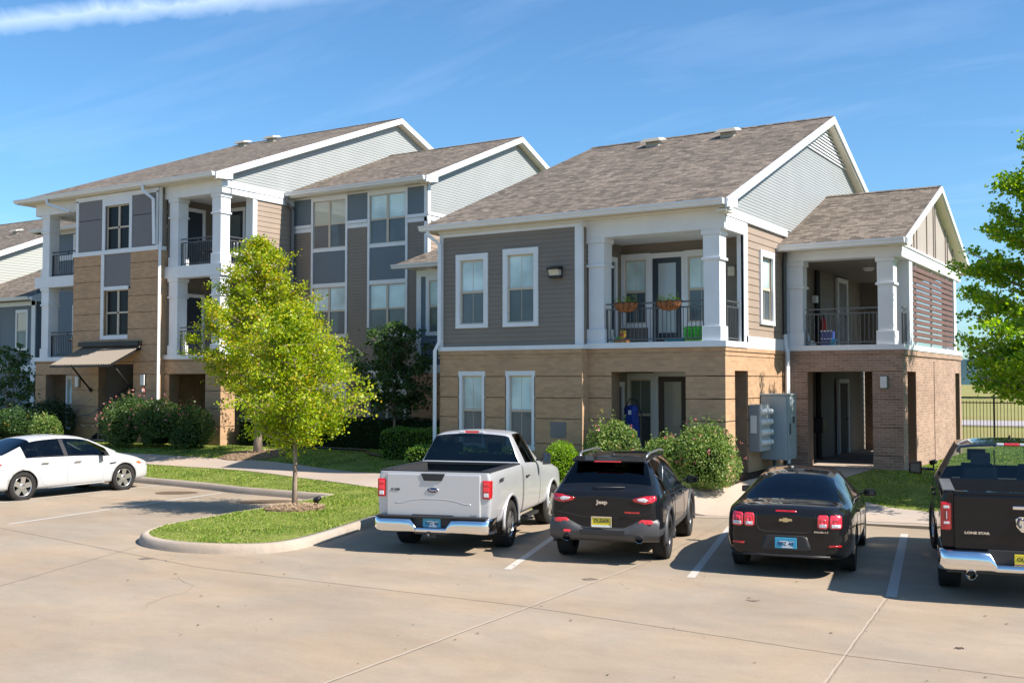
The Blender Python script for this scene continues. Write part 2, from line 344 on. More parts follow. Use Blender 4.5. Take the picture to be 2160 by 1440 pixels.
def slats_mat(m,sc_=32,amt=.12):
    N,L,b=nodes(m); tc=N.new('ShaderNodeTexCoord'); w=N.new('ShaderNodeTexWave'); w.bands_direction='Z'; w.inputs['Scale'].default_value=sc_; w.inputs['Distortion'].default_value=.25; w.inputs['Detail'].default_value=1; L.new(tc.outputs['Object'],w.inputs['Vector'])
    c=b.inputs['Base Color'].default_value[:3]; mx=N.new('ShaderNodeMixRGB'); L.new(w.outputs['Fac'],mx.inputs[0]); mx.inputs[1].default_value=(*[x*(1-amt) for x in c],1); mx.inputs[2].default_value=(*[x*(1+amt) for x in c],1); L.new(mx.outputs[0],b.inputs['Base Color'])
    return m
slats_mat(PANE_UP,6)
for _m in (PANE_UP,PANE_LO):
    N,L,b=nodes(_m); tc=N.new('ShaderNodeTexCoord'); no=N.new('ShaderNodeTexNoise'); no.inputs['Scale'].default_value=1.1; no.inputs['Detail'].default_value=3; L.new(tc.outputs['Object'],no.inputs['Vector']); mp=N.new('ShaderNodeMapRange'); mp.inputs[1].default_value=.35; mp.inputs[2].default_value=.65; mp.inputs[3].default_value=.7; mp.inputs[4].default_value=1.2; L.new(no.outputs[0],mp.inputs[0]); mu=N.new('ShaderNodeMixRGB'); mu.blend_type='MULTIPLY'; mu.inputs[0].default_value=1; src=b.inputs['Base Color'].links; c=b.inputs['Base Color'].default_value[:]
    (L.new(src[0].from_socket,mu.inputs[1]) if src else setattr(mu.inputs[1],'default_value',c)); L.new(mp.outputs[0],mu.inputs[2]); L.new(mu.outputs[0],b.inputs['Base Color'])
    bp=N.new('ShaderNodeBump'); bp.inputs['Strength'].default_value=.15; bp.inputs['Distance'].default_value=.03; L.new(no.outputs[0],bp.inputs['Height']); L.new(bp.outputs[0],b.inputs['Coat Normal'])
MULL=mat('tan_vinyl_mullion',(.50,.43,.34),.5); PANE_WARM=slats_mat(mat('warm_blind_behind_glass',(.5,.40,.30),.5,coat=1),6)
def window(F,par,u0,u1,z0,z1,cols=1,tr=.11,head=.15,sill=.10,depth=.03,rec=.04,mid=.5,up=None,lo=None,label=None,trim=True):
    """white trim round a sash window; child pane holds the upper and lower sashes"""
    w=MB()
    if trim:
        F.box(w,u0,u0+tr,z0+sill,z1-head,-.05,depth); F.box(w,u1-tr,u1,z0+sill,z1-head,-.05,depth)
        F.box(w,u0-.0,u1+.0,z1-head,z1,-.05,depth+.004); F.box(w,u0,u1,z0,z0+sill,-.05,depth+.004)
    a,b,c,d=(u0+tr,u1-tr,z0+sill,z1-head) if trim else (u0,u1,z0,z1)
    fr=.035; zm=c+(d-c)*mid
    for p,q in ((a,a+fr),(b-fr,b)): F.box(w,p,q,c,d,-.06,-rec+.02,1)
    F.box(w,a+fr,b-fr,d-fr,d,-.06,-rec+.02,1); F.box(w,a+fr,b-fr,c,c+fr,-.06,-rec+.02,1); F.box(w,a+fr,b-fr,zm-.03,zm+.03,-.06,-rec+.028,1)
    for k in range(1,cols):
        x=a+(b-a)*k/cols; F.box(w,x-.045,x+.045,c+fr,d-fr,-.06,-rec+.03,1)
    o=w.build('window',[WHITE,MULL],par); tag(o,label)
    g=MB()
    F.box(g,a+fr,b-fr,zm+.03,d-fr,-.10,-rec,0); F.box(g,a+fr,b-fr,c+fr,zm-.03,-.10,-rec,1)
    if cols==1: 
        x=(a+b)/2; F.box(g,x-.006,x+.006,c+fr,d-fr,-.09,-rec+.004,2)
    g.build('pane',[up or PANE_UP,lo or PANE_LO,MULL],o); return o
def glassdoor(F,par,u0,u1,z0,z1,tr=.1,glass=None,gl=(.16,.13),dcol=None,trim=True,solid=False):
    F=Face(F.ax,F.p+(-.05 if F.ax=='y-' else .05)); w=MB()
    if trim:
        F.box(w,u0-tr,u0,z0,z1,-.05,.03); F.box(w,u1,u1+tr,z0,z1,-.05,.03); F.box(w,u0-tr,u1+tr,z1,z1+tr*1.2,-.05,.034)
    F.box(w,u0,u1,z0,z1,-.09,-.02,1)
    o=w.build('door',[WHITE,dcol or DOORB],par)
    g=MB(); 
    if not solid: F.box(g,u0+gl[0],u1-gl[0],z0+.28,z1-gl[1],-.02,-.01); g.build('door_glass',glass or PANE_UP,o)
    h=MB(); a=F.pt(u1-.07,z0+1.0,-.02); b=F.pt(u1-.07,z0+1.0,.05); c=F.pt(u1-.18,z0+1.0,.05); h.tube([a,b,c],.012,6); h.build('door_handle',METALG,o)
    return o
def column(par,cx,cy,w,z0,z1,base=.33,cap=.62):
    m=MB(); h=w/2
    m.box(cx-h,cx+h,cy-h,cy+h,z0+base,z1-cap); m.box(cx-h-.035,cx+h+.035,cy-h-.035,cy+h+.035,z0,z0+base)
    m.box(cx-h-.012,cx+h+.012,cy-h-.012,cy+h+.012,z1-cap,z1-.12); m.box(cx-h-.045,cx+h+.045,cy-h-.045,cy+h+.045,z1-cap-.06,z1-cap); m.box(cx-h-.045,cx+h+.045,cy-h-.045,cy+h+.045,z1-.12,z1-.0)
    return m.build('column',WHITE,par,bevel=.006)
def railing(par,F,u0,u1,z0,h=1.0,step=.1,mt=None):
    m=MB()
    F.box(m,u0,u1,z0+h-.035,z0+h,-.03,.015); F.box(m,u0,u1,z0+h-.155,z0+h-.125,-.02,.005); F.box(m,u0,u1,z0+.06,z0+.09,-.02,.005)
    n=max(2,int((u1-u0)/step))
    for i in range(n+1):
        u=lerp(u0,u1-.014,i/n); F.box(m,u,u+.014,z0+.09,z0+h-.155,-.014,0)
    for u in ([u0,u1-.035] if u1-u0<1.9 else [u0,(u0+u1)/2,u1-.035]): F.box(m,u,u+.035,z0,z0+h-.155,-.03,.01)
    for u in ([(u0+u1)/2] if u1-u0<1.9 else [lerp(u0,u1,t) for t in (.25,.5,.75)]): F.box(m,u,u+.03,z0+h-.125,z0+h-.035,-.02,.0)
    return m.build('railing',mt or METALG,par)
def downspout(par,path,w=.085,mt=None):
    m=MB(); m.tube(path,w*.62,4,smooth=False); return m.build('downspout',mt or WHITE,par)
def gutter(par,x0,x1,y,z,ends=True):
    """front gutter: x0..x1, y = front lip, z = top"""
    m=MB(); prof=[(0,0),(.0,-.035),(.03,-.07),(.045,-.125),(.15,-.125),(.15,0)]
    P=[(x0,y+a,z+b) for a,b in prof]; m.poly_prism(P,(x1-x0,0,0)); return m.build('gutter',WHITE,par)
def gable_roof(par,x0,x1,ye,ze,yr,zr,yb,hipL=0,th=.14,vents=(),name='roof'):
    """ridge along x. hipL: ridge starts that far in from x0"""
    m=MB(); s=(zr-ze)/(yr-ye); zb=zr-s*(yb-yr)
    a=(x0,ye,ze);b=(x1,ye,ze);c=(x1,yr,zr);d=(x0+hipL,yr,zr);e=(x1,yb,zb);f=(x0,yb,zb)
    dn=lambda p:(p[0],p[1],p[2]-th)
    V=[a,b,c,d,e,f]+[dn(p) for p in (a,b,c,d,e,f)]
    m.add(V,[(0,1,2,3),(3,2,4,5),(0,3,5),(6,9,8,7),(9,11,10,8),(6,11,9)],0)
    m.add([a,b,dn(b),dn(a)],[(0,1,2,3)],1); m.add([f,e,dn(e),dn(f)],[(0,1,2,3)],1); m.add([b,c,e,dn(e),dn(c),dn(b)],[(0,1,4,5),(1,2,3,4)],1)
    # ridge cap
    m.add([(x0+hipL,yr-.12,zr-.12*s+.02),(x1,yr-.12,zr-.12*s+.02),(x1,yr,zr+.03),(x0+hipL,yr,zr+.03),(x1,yr+.12,zr-.12*s+.02),(x0+hipL,yr+.12,zr-.12*s+.02)],[(0,1,2,3),(3,2,4,5)],0)
    r=m.build(name,[SHING,WHITE],par)
    for vx,vy in vents:
        v=MB(); vz=ze+s*(vy-ye); v.box(vx-.2,vx+.2,vy-.12,vy+.12,vz-.05,vz+.14); 
        v.add([(vx-.33,vy-.27,vz+.08),(vx+.33,vy-.27,vz+.08),(vx+.33,vy+.24,vz+.2),(vx-.33,vy+.24,vz+.2),(vx-.24,vy-.2,vz+.19),(vx+.24,vy-.2,vz+.19),(vx+.24,vy+.2,vz+.27),(vx-.24,vy+.2,vz+.27)],[(0,1,5,4),(1,2,6,5),(2,3,7,6),(3,0,4,7),(4,5,6,7),(3,2,1,0)])
        v.build('roof_vent',VENTM,r)
    return r
VENTM=mat('weathered_vent_metal',(.42,.39,.33),.6,.2)
def rake(par,x,ye,ze,yr,zr,yb,w=.24,th=.05,dx=0,boxend=None,both=True):
    """white rake boards on the gable plane x (boards lie x..x+th), following the roof edge"""
    s=(zr-ze)/(yr-ye); m=MB()
    def board(y0,z0,y1,z1): m.poly_prism([(x,y0,z0),(x,y1,z1),(x,y1,z1-w),(x,y0,z0-w)],(th,0,0))
    board(ye,ze,yr,zr)
    if both: board(yr,zr,yb,zr-s*(yb-yr))
    if boxend: # eave return: triangle-bottomed end board
        L,h=boxend; m.poly_prism([(x+th,ye,ze-.02),(x+th,ye+L,ze+s*L-.03),(x+th,ye+L,ze-h),(x+th,ye+.12,ze-.2)],(.012,0,0))
    return m.build('rake_board',WHITE,par)
# ================================================================= main apartment building
B=empty('apartment_building',(-8.51,22.33,.6),'main apartment building with tan brick ground floor, taupe siding, balconies and shingled gables','apartment building')
J=[1.26,1.85,2.34,2.85]          # recessed brick joints (z)
# ---- right hand two storey block
YB0=22.05; FB=Face('y-',YB0); FP=Face('y-',22.33); FX=Face('x+',-8.51)
bayops=[(-15.36,-14.6,1.1,2.98),(-13.97,-13.17,1.1,2.98)]
upw=[(-15.40,-14.56,4.14,5.82),(-14.00,-13.12,4.14,5.86)]
m=MB()
core(FB,m,-15.95,-11.9,.3,3.5,bayops,.25,1,front=0); bands(FB,m,-15.95,-11.9,.3,3.5,bayops,J,mi=0)
m.box(-15.95,-15.7,22.3,34,.3,3.5,0)
# porch ground floor
pop=[(-11.26,-9.41,.3,2.95)]
core(FP,m,-11.93,-8.51,.3,3.5,pop,.4,1); bands(FP,m,-11.93,-8.51,.3,3.5,pop,J)
sop=[(22.88,23.73,.3,2.97)]
core(FX,m,22.33,26.5,.3,3.5,sop,.4,1); bands(FX,m,22.30,26.47,.3,3.5,sop,J)
m.box(-11.9,-11.87,22.02,22.33,.3,3.5,0)
m.box(-15.98,-8.47,22.0,22.03,3.4,3.49,0) if False else None
for (u0,u1,F) in ((-15.98,-11.87,FB),(-11.9,-8.48,FP)): F.box(m,u0,u1,3.30,3.35,.03,.045); F.box(m,u0,u1,3.40,3.49,.03,.055)
FX.box(m,22.28,26.5,3.30,3.35,.03,.045); FX.box(m,22.26,26.5,3.40,3.49,.03,.055)
m.build('brick_base',[BRICK,BRICKL],B)
m=MB()
core(FB,m,-15.95,-11.9,3.5,6.6,upw,.25); siding(FB,m,-15.86,-12.06,3.59,6.36,upw)
m.box(-15.95,-15.75,22.3,34,3.5,6.6)
FR=Face('x+',-11.9); siding(FR,m,22.05,22.33,3.59,6.36); 
# porch: back wall, inner side walls, both floors
for z0,z1 in ((.3,3.45),(3.62,6.12)):
    m.box(-11.93,-8.6,24.12,24.3,z0,z1); siding(Face('y-',24.12),m,-11.93,-8.6,z0,z1,pitch=.17)
    if z0>1: siding(Face('x+',-11.88),m,22.75,24.12,z0,z1,pitch=.17)
    else: m.box(-11.95,-11.7,22.73,24.12,z0,z1)

# gable wall behind the breezeway
core(FX,m,26.5,36,.3,6.4,(),.3); siding(FX,m,26.5,36,.62,3.45,pitch=.17); siding(FX,m,26.5,36,3.62,6.1,pitch=.17)
m.build('siding_wall',TAUPE,B)
m=MB(); siding(Face('x+',-8.51),m,23.72,26.5,3.78,6.34,[(24.72,25.5,4.18,5.75)],pitch=.175); core(FX,m,23.6,26.5,3.5,6.36,[(24.72,25.5,4.18,5.75)],.1); m.build('siding_wall',TAN,B)
# gable
def limM(z):
    a=21.8+(z+.16-6.66)/.4165; b=38.8-(z+.16-6.66)/.4165
    a=max(a,22.33); return (a,b) if b>a+.02 else None
m=MB(); m.poly_prism([(-8.75,22.33,6.36),(-8.75,38.2,6.36),(-8.75,38.3,6.68),(-8.75,30.3,9.98),(-8.75,22.33,6.68)],(.23,0,0)); siding(FX,m,22.33,38,6.56,10.05,pitch=.073,proud=.013,lim=limM)
m.build('gable_wall',GABLE,B)
m=MB()   # louvred gable vent
for i in range(9):
    z=9.05+i*.092; l=limM(z+.05)
    if l: FX.box(m,l[0]+.06,l[1]-.06,z,z+.04,.018,.05,0); FX.box(m,l[0]+.05,l[1]-.05,z+.03,z+.088,.006,.016,1)
m.build('gable_vent',[WHITE,METALB],B)
# trim: frieze boards, belts, corner boards, beams
m=MB()
FB.box(m,-15.97,-11.88,6.36,6.58,-.05,.03); FB.box(m,-15.97,-11.88,3.49,3.59,-.05,.075); FB.box(m,-15.97,-15.86,3.59,6.36,-.02,.028); FB.box(m,-12.06,-11.9,3.59,6.36,-.02,.028)
Face('x+',-11.9).box(m,22.02,22.12,3.59,6.36,-.02,.028); Face('x+',-11.9).box(m,21.98,22.33,6.36,6.58,-.02,.03); Face('x+',-11.9).box(m,21.98,22.33,3.49,3.59,-.02,.075)
m.box(-11.9,-8.47,22.28,22.72,6.09,6.58); m.box(-11.9,-8.43,22.22,22.6,3.49,3.62); m.box(-11.95,-8.55,22.6,24.2,3.45,3.615); m.box(-11.95,-8.55,22.6,24.2,6.12,6.3)
FX.box(m,22.33,23.6,6.07,6.36,-.4,.055); FX.box(m,22.3,26.6,6.375,6.56,-.1,.07); FX.box(m,22.62,23.62,3.49,3.62,-.35,.08); FX.box(m,23.62,26.42,3.49,3.77,-.05,.05)
m.box(-8.63,-8.48,23.47,23.6,3.62,6.07); FX.box(m,23.47,23.72,3.62,6.36,-.02,.05)
m.box(-11.95,-8.6,22.4,24.2,3.2,3.28)
m.build('trim',WHITE,B)
m=MB(); m.box(-16.3,-8.35,21.95,22.3,6.5,6.56); m.box(-15.95,-11.9,21.95,22.1,6.44,6.5); m.build('soffit',SOFFIT_WARM,B)
column(B,-11.66,22.53,.40,3.62,6.09); column(B,-8.80,22.53,.37,3.62,6.09)
railing(B,Face('y-',22.42),-11.44,-9.0,3.62,.92); railing(B,Face('x+',-8.60),22.74,23.47,3.62,.92)
for F,u0,u1,z0,z1 in ((FB,-15.46,-14.50,4.05,5.9),(FB,-14.06,-13.06,4.05,5.95)): window(F,B,u0,u1,z0,z1,tr=.125,depth=.045)
for F,u0,u1,z0,z1 in ((FB,-15.38,-14.58,1.08,2.98),(FB,-13.99,-13.15,1.08,2.98)): window(F,B,u0,u1,z0,z1,tr=.1,head=.11,depth=.03,rec=.05)
window(FX,B,24.6,25.62,4.08,5.86,tr=.12,depth=.06)
FK=Face('y-',24.12)
window(FK,B,-11.86,-11.08,4.05,5.88,tr=.1,depth=.07,rec=-.025); window(FK,B,-10.18,-9.3,4.05,5.88,tr=.1,depth=.07,rec=-.025)
glassdoor(FK,B,-11.02,-10.24,3.63,5.74,glass=mat('door_glass_bright',(.34,.38,.40),.3,coat=1))
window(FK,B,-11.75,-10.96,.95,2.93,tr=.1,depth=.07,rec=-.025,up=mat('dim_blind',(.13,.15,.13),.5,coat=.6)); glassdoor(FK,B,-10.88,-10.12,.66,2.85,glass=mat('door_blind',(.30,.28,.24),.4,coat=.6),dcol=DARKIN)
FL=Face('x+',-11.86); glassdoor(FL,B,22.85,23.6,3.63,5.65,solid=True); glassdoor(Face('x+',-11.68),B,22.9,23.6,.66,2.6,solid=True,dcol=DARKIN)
rM=gable_roof(B,-16.4,-8.26,21.82,6.66,30.3,10.2,38.8,hipL=.45,vents=[(-13.35,29.3),(-11.0,29.3)])
rake(B,-8.27,21.82,6.66,30.3,10.2,38.8,w=.2,boxend=(.58,.12)); gutter(B,-16.42,-8.3,21.70,6.66)
m=MB(); m.box(-8.52,-8.28,21.9,22.35,6.4,6.46); m.poly_prism([(-8.5,21.9,6.52),(-8.5,30.3,9.99),(-8.5,38.6,6.5),(-8.5,38.6,6.46),(-8.5,30.3,9.95),(-8.5,21.9,6.48)],(.23,0,0)); m.build('soffit',SOFFIT_WARM,B)
downspout(B,[(-16.18,21.78,6.53),(-16.16,21.8,6.42),(-15.93,21.96,6.2),(-15.93,21.96,3.72),(-16.02,21.9,3.5),(-16.02,21.9,.62)],.1)
downspout(B,[(-8.40,26.2,6.05),(-8.38,26.22,5.9),(-8.44,26.32,5.7),(-8.44,26.32,3.9)],.09,METALG)
downspout(B,[(-8.44,26.32,3.9),(-8.42,26.3,3.6),(-8.36,26.25,3.45),(-8.36,26.25,2.4),(-8.36,26.25,.7)],.1)
m=MB(); FB.box(m,-12.72,-12.3,1.40,1.77,.03,.04); m.build('utility_panel',TAUPEP,B)

# ---- breezeway wing
FW=Face('y-',26.5); FWX=Face('x+',-5.68); J2=[.95,1.62,2.3,2.97]
wop=[(-7.93,-6.36,.3,2.97)]; xop=[(26.98,27.95,.3,2.97),(33.35,34.05,.3,2.97)]
m=MB(); core(FW,m,-8.48,-5.68,.3,3.49,wop,.42,1); bands(FW,m,-8.48,-5.65,.3,3.49,wop,J2,proud=.025,gap=.014)
core(FWX,m,26.5,34.3,.3,3.49,xop,.42,1); bands(FWX,m,26.5,34.3,.3,3.49,xop,J2[:0],proud=.025)
for u in (30.2,32.4): FWX.box(m,u-.02,u+.02,.6,3.2,.025,.027,1)
FWX.box(m,30.2,32.4,.5,3.26,.025,.04); FWX.box(m,26.45,34.35,3.36,3.49,.025,.06); FW.box(m,-8.48,-5.62,3.40,3.49,.025,.055)
FW.box(m,-7.93,-6.36,2.97,3.17,.025,.032)
m.box(-8.4,-7.4,34.0,34.3,.3,3.49)
m.build('brick_base',[BRICK2,mat('brown_brick_joint',(.20,.125,.085),.9)],B)
m=MB(); m.box(-8.5,-5.7,26.9,34.2,.45,.63); m.build('breezeway_floor',WALK,B)
m=MB(); m.box(-8.5,-7.2,34.0,34.2,3.6,5.8); siding(Face('y-',34.0),m,-8.5,-7.2,3.6,5.8,pitch=.17); m.box(-8.5,-5.8,26.7,34.2,5.78,5.84); m.box(-8.5,-6.0,26.9,34.2,3.3,3.42)
m.build('siding_wall',TAUPE,B)
m=MB()
m.box(-8.5,-5.60,26.42,34.25,3.49,3.615); m.box(-8.5,-5.64,26.44,26.85,5.73,6.05); FWX.box(m,26.42,34.3,5.70,5.95,-.35,.05); FWX.box(m,26.41,34.3,5.965,6.02,-.35,.075)
m.box(-6.0,-5.66,27.35,27.72,3.615,5.72); m.box(-6.0,-5.66,33.35,33.7,3.615,5.72); m.box(-8.5,-8.4,26.5,26.7,3.6,5.73)
m.build('trim',WHITE,B)
column(B,-8.22,26.70,.34,3.615,5.73); column(B,-6.04,26.70,.36,3.615,5.73)
railing(B,Face('y-',26.62),-8.0,-6.25,3.615,.92); railing(B,Face('x+',-5.74),26.95,27.35,3.615,.92)
m=MB()
for i in range(13):
    z=3.72+i*.148; FWX.box(m,27.78,33.2,z,z+.105,-.02,.02,0)
for u in (28.3,30.3,32.5): FWX.box(m,u,u+.05,3.6,5.72,-.07,-.02,1)
for u in (27.95,29.4,30.9,32.3): FWX.box(m,u,u+1.1,3.5,3.62,.02,.06,1)
m.build('privacy_screen',[SLAT,WHITE],B)
def limW(z):
    a=25.95+(z+.14-6.08)/.42; b=34.85-(z+.14-6.08)/.42; return (max(a,26.55),min(b,34.3)) if b>a+.02 else None
m=MB(); m.poly_prism([(-5.85,26.5,6.0),(-5.85,34.3,6.0),(-5.85,34.3,6.15),(-5.85,30.4,7.78),(-5.85,26.5,6.15)],(.17,0,0))
for u in (27.7,28.0,28.35,29.6,30.5,30.75,32.2,32.5,33.3):
    zt=6.08+.42*min(u-25.95,34.85-u)-.14; FWX.box(m,u-.028,u+.028,6.02,zt,0,.03)
m.build('gable_wall',BOARD,B)
gable_roof(B,-8.52,-5.44,25.92,6.08,30.4,7.96,34.88,hipL=0)
rake(B,-5.45,25.92,6.08,30.4,7.96,34.88,w=.15,boxend=(.5,.1)); gutter(B,-8.42,-5.45,25.80,6.08)
m=MB(); m.box(-8.5,-5.5,25.95,26.5,5.95,5.99); m.poly_prism([(-5.68,26.0,5.97),(-5.68,30.4,7.8),(-5.68,34.8,5.97),(-5.68,34.8,5.93),(-5.68,30.4,7.76),(-5.68,26.0,5.93)],(.23,0,0)); m.build('soffit',SOFFIT_WARM,B)
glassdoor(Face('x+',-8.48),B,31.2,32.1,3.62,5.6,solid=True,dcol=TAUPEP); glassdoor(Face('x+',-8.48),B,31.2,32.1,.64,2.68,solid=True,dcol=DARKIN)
downspout(B,[(-8.42,29.1,5.75),(-8.42,29.1,.65)],.12,METALB)

# ---- connector bay between the blocks
FC=Face('y-',26.9)
m=MB(); core(FC,m,-20.35,-15.9,3.0,6.12,(),.2); siding(FC,m,-20.22,-15.9,3.22,6.0,[(-19.98,-19.1,4.2,5.8)],pitch=.17); m.box(-20.35,-20.2,26.9,28.35,3.0,6.12); m.build('slate_wall',SLATE,B)
m=MB(); FC.box(m,-20.38,-15.9,6.0,6.2,-.02,.03); FC.box(m,-20.38,-15.9,3.0,3.24,-.02,.04); FC.box(m,-20.38,-20.2,3.24,6.0,-.02,.03); m.build('trim',WHITE,B)
window(FC,B,-20.0,-19.1,4.15,6.02,tr=.12,rec=-.02,depth=.05)
m=MB(); m.add([(-20.95,26.4,6.36),(-15.9,26.4,6.36),(-15.9,28.35,7.2),(-20.1,28.35,7.2),(-20.95,28.35,6.36)],[(0,1,2,3),(0,3,4)]); m.add([(-20.95,26.4,6.3),(-15.9,26.4,6.3),(-15.9,28.35,6.3),(-20.95,28.35,6.3)],[(0,3,2,1)],1); m.build('roof',[SHING,WHITE],B)
gutter(B,-20.97,-15.9,26.3,6.37)

# ---- three storey middle block
FM=Face('y-',28.35); FMX=Face('x+',-21.05)
st1=(-23.58,-21.86); st2=(-26.16,-24.48)
ops=[(a+.1,b-.1,z0,z1) for a,b in (st1,st2) for z0,z1 in ((7.4,9.1),(4.35,6.02),(1.3,3.05))]
m=MB(); core(FM,m,-27.05,-21.05,.3,9.3,ops,.25)
allst=[(a,b,z0,z1) for a,b in (st1,st2) for z0,z1 in ((4.26,9.2),(1.2,3.1))]
siding(FM,m,-27.05,-21.15,.5,8.04,allst+[(-21.6,-21.0,.3,3.0)])
m.build('siding_wall',TAUPE,B)
m=MB(); siding(FMX,m,28.35,33,5.8,8.05,pitch=.15); core(FMX,m,28.6,39,.3,8.1,(),.25); m.build('siding_wall',TAN,B)
for a,b,c,d in ((-27.0,st2[0],8.27,9.2),(st2[1],st1[0],8.27,9.2),(st1[1],-21.15,8.27,9.2),(st1[0]+.08,st1[1]-.08,6.1,7.34),(st2[0]+.08,st2[1]-.08,6.1,7.34)): m=MB(); FM.box(m,a,b,c,d,0,.014); m.build('slate_panel',SLATE,B)
m=MB(); core(Face('y-',28.28),m,-21.6,-15.9,.3,3.05,(),.15,1); bands(Face('y-',28.28),m,-21.6,-15.9,.3,3.05,(),J); m.build('brick_base',[BRICK,BRICKL],B)
m=MB()
for a,b in ((-27.05,st2[0]),(st2[1],st1[0]),(st1[1],-21.05)): FM.box(m,a,b,8.02,8.16,0,.03); FM.box(m,a,b,8.17,8.28,0,.055)
for a,b in (st1,st2):
    FM.box(m,a,a+.09,4.26,9.2,0,.035); FM.box(m,b-.09,b,4.26,9.2,0,.035)
    for z0,z1 in ((9.08,9.2),(7.28,7.4),(6.02,6.16),(4.24,4.35)): FM.box(m,a+.09,b-.09,z0,z1,0,.033)
FM.box(m,-21.17,-21.03,3.05,9.2,0,.03); FMX.box(m,28.32,28.48,3.05,9.25,0,.03); FMX.box(m,28.3,36,8.05,8.2,0,.035); FMX.box(m,28.3,36,8.22,8.32,0,.06); FM.box(m,-27.05,-21.0,9.2,9.42,0,.03)
m.build('trim',WHITE,B)
warm=mat('pale_blind',(.42,.44,.37),.5,coat=1)
for k,(a,b) in enumerate((st1,st2)):
    for z0,z1 in ((7.4,9.08),(4.35,6.02)): window(FM,B,a+.09,b-.09,z0,z1,cols=2,trim=False,rec=.02,up=warm if (k and z0>7) else None)
    window(FM,B,a+.02,b-.02,1.2,3.1,cols=2,tr=.1,rec=.02)
def limB(z):
    a=27.9+(z+.16-9.42)/.405; b=39.9-(z+.16-9.42)/.405; a=max(a,28.35); return (a,b) if b>a+.02 else None
m=MB(); m.poly_prism([(-21.3,28.35,8.1),(-21.3,39.4,8.1),(-21.3,39.4,9.4),(-21.3,33.9,11.62),(-21.3,28.35,9.4)],(.24,0,0)); siding(FMX,m,28.35,39,8.32,11.7,pitch=.085,proud=.014,lim=limB); m.build('gable_wall',GABLE,B)
gable_roof(B,-27.04,-20.8,27.9,9.42,33.9,11.85,39.9); rake(B,-20.81,27.9,9.42,33.9,11.85,39.9,w=.2,boxend=(.62,.12)); gutter(B,-26.98,-20.83,27.78,9.43)
m=MB(); m.box(-27.0,-20.85,27.95,28.36,9.24,9.3); m.poly_prism([(-21.05,28,9.26),(-21.05,33.9,11.65),(-21.05,39.7,9.3),(-21.05,39.7,9.26),(-21.05,33.9,11.61),(-21.05,28,9.22)],(.24,0,0)); m.build('soffit',SOFFIT_WARM,B)
downspout(B,[(-26.9,27.85,9.3),(-26.9,27.87,9.1),(-26.93,28.2,8.85),(-26.93,28.2,.6)],.1,TAUPEP)

# ---- three storey left block
FA=Face('y-',25.0); FT=Face('y-',24.7); FAX=Face('x+',-27.05)
JA=[1.24,1.83,2.42,2.98,3.42,4.0,4.56,5.14,5.72,6.31,6.88]
# tower bay
tw=[(-32.66,-31.36,4.36,5.98),(-32.66,-31.36,7.42,9.0),(-32.93,-31.03,.3,3.34),(-32.83,-31.25,5.98,7.42)]
lw=[(-36.35,-35.72,.3,2.98)]
m=MB()
core(FT,m,-34.42,-29.82,.3,7.26,tw,.3,1); bands(FT,m,-34.42,-29.82,.3,7.26,tw,JA)
m.box(-29.82,-29.79,24.67,25.2,.3,7.26,0); m.box(-30.12,-29.85,25.0,27.2,.3,7.2,1); m.box(-34.45,-34.15,25,27,.3,7.2,1)
lo=[(-36.42,-34.55,.3,2.99)]
core(FA,m,-37.04,-34.42,.3,3.5,lo,.35,1); bands(FA,m,-37.04,-34.42,.3,3.5,lo,JA); m.box(-37.04,-36.7,25,34,.3,3.5,0)
ro=[(-29.55,-27.75,.3,2.99)]; so_=[(25.6,26.5,.3,2.99)]
core(FA,m,-29.82,-27.05,.3,3.5,ro,.4,1); bands(FA,m,-29.82,-27.02,.3,3.5,ro,JA); core(FAX,m,25,28.3,.3,3.5,so_,.4,1); bands(FAX,m,25,28.3,.3,3.5,so_,JA)
m.build('brick_base',[BRICK,BRICKL],B)
m=MB(); core(FT,m,-34.35,-29.85,7.4,9.4,tw,.3)
m.build('panel_wall',TAUPEP,B)
for a,b,c,d in ((-34.16,-32.8,7.41,9.26),(-31.22,-29.95,7.41,9.26),(-32.83,-31.25,6.07,7.27)): m=MB(); FT.box(m,a,b,c,d,0,.014); m.build('grey_panel',TAUPEP,B)
m=MB(); FT.box(m,-34.16,-32.82,8.54,8.56,.012,.014); FT.box(m,-31.2,-29.96,8.54,8.56,.012,.014); m.build('panel_joint',DARKIN,B)
m=MB()
FT.box(m,-34.45,-29.78,7.26,7.41,-.02,.06); FT.box(m,-34.32,-34.18,7.41,9.3,0,.03); FT.box(m,-29.95,-29.8,7.41,9.3,0,.03); FT.box(m,-32.83,-32.68,7.41,9.26,0,.03); FT.box(m,-31.36,-31.22,7.41,9.26,0,.03); FT.box(m,-34.32,-29.8,9.26,9.42,0,.03)
FT.box(m,-32.84,-32.68,4.22,7.26,.02,.05); FT.box(m,-32.68,-31.36,5.97,6.1,.0,.045); FT.box(m,-32.68,-31.36,4.22,4.36,0,.045); FT.box(m,-32.68,-31.36,9.0,9.26,0,.03)
m.box(-29.83,-29.78,24.67,24.8,7.41,9.42); m.box(-29.8,-29.79,24.66,25.0,7.26,7.4)
m2=MB(); core(FAX,m2,26.5,28.4,3.5,9.3,(),.25); siding(FAX,m2,26.55,28.33,3.5,9.0,pitch=.175); m2.build('siding_wall',TAN,B)
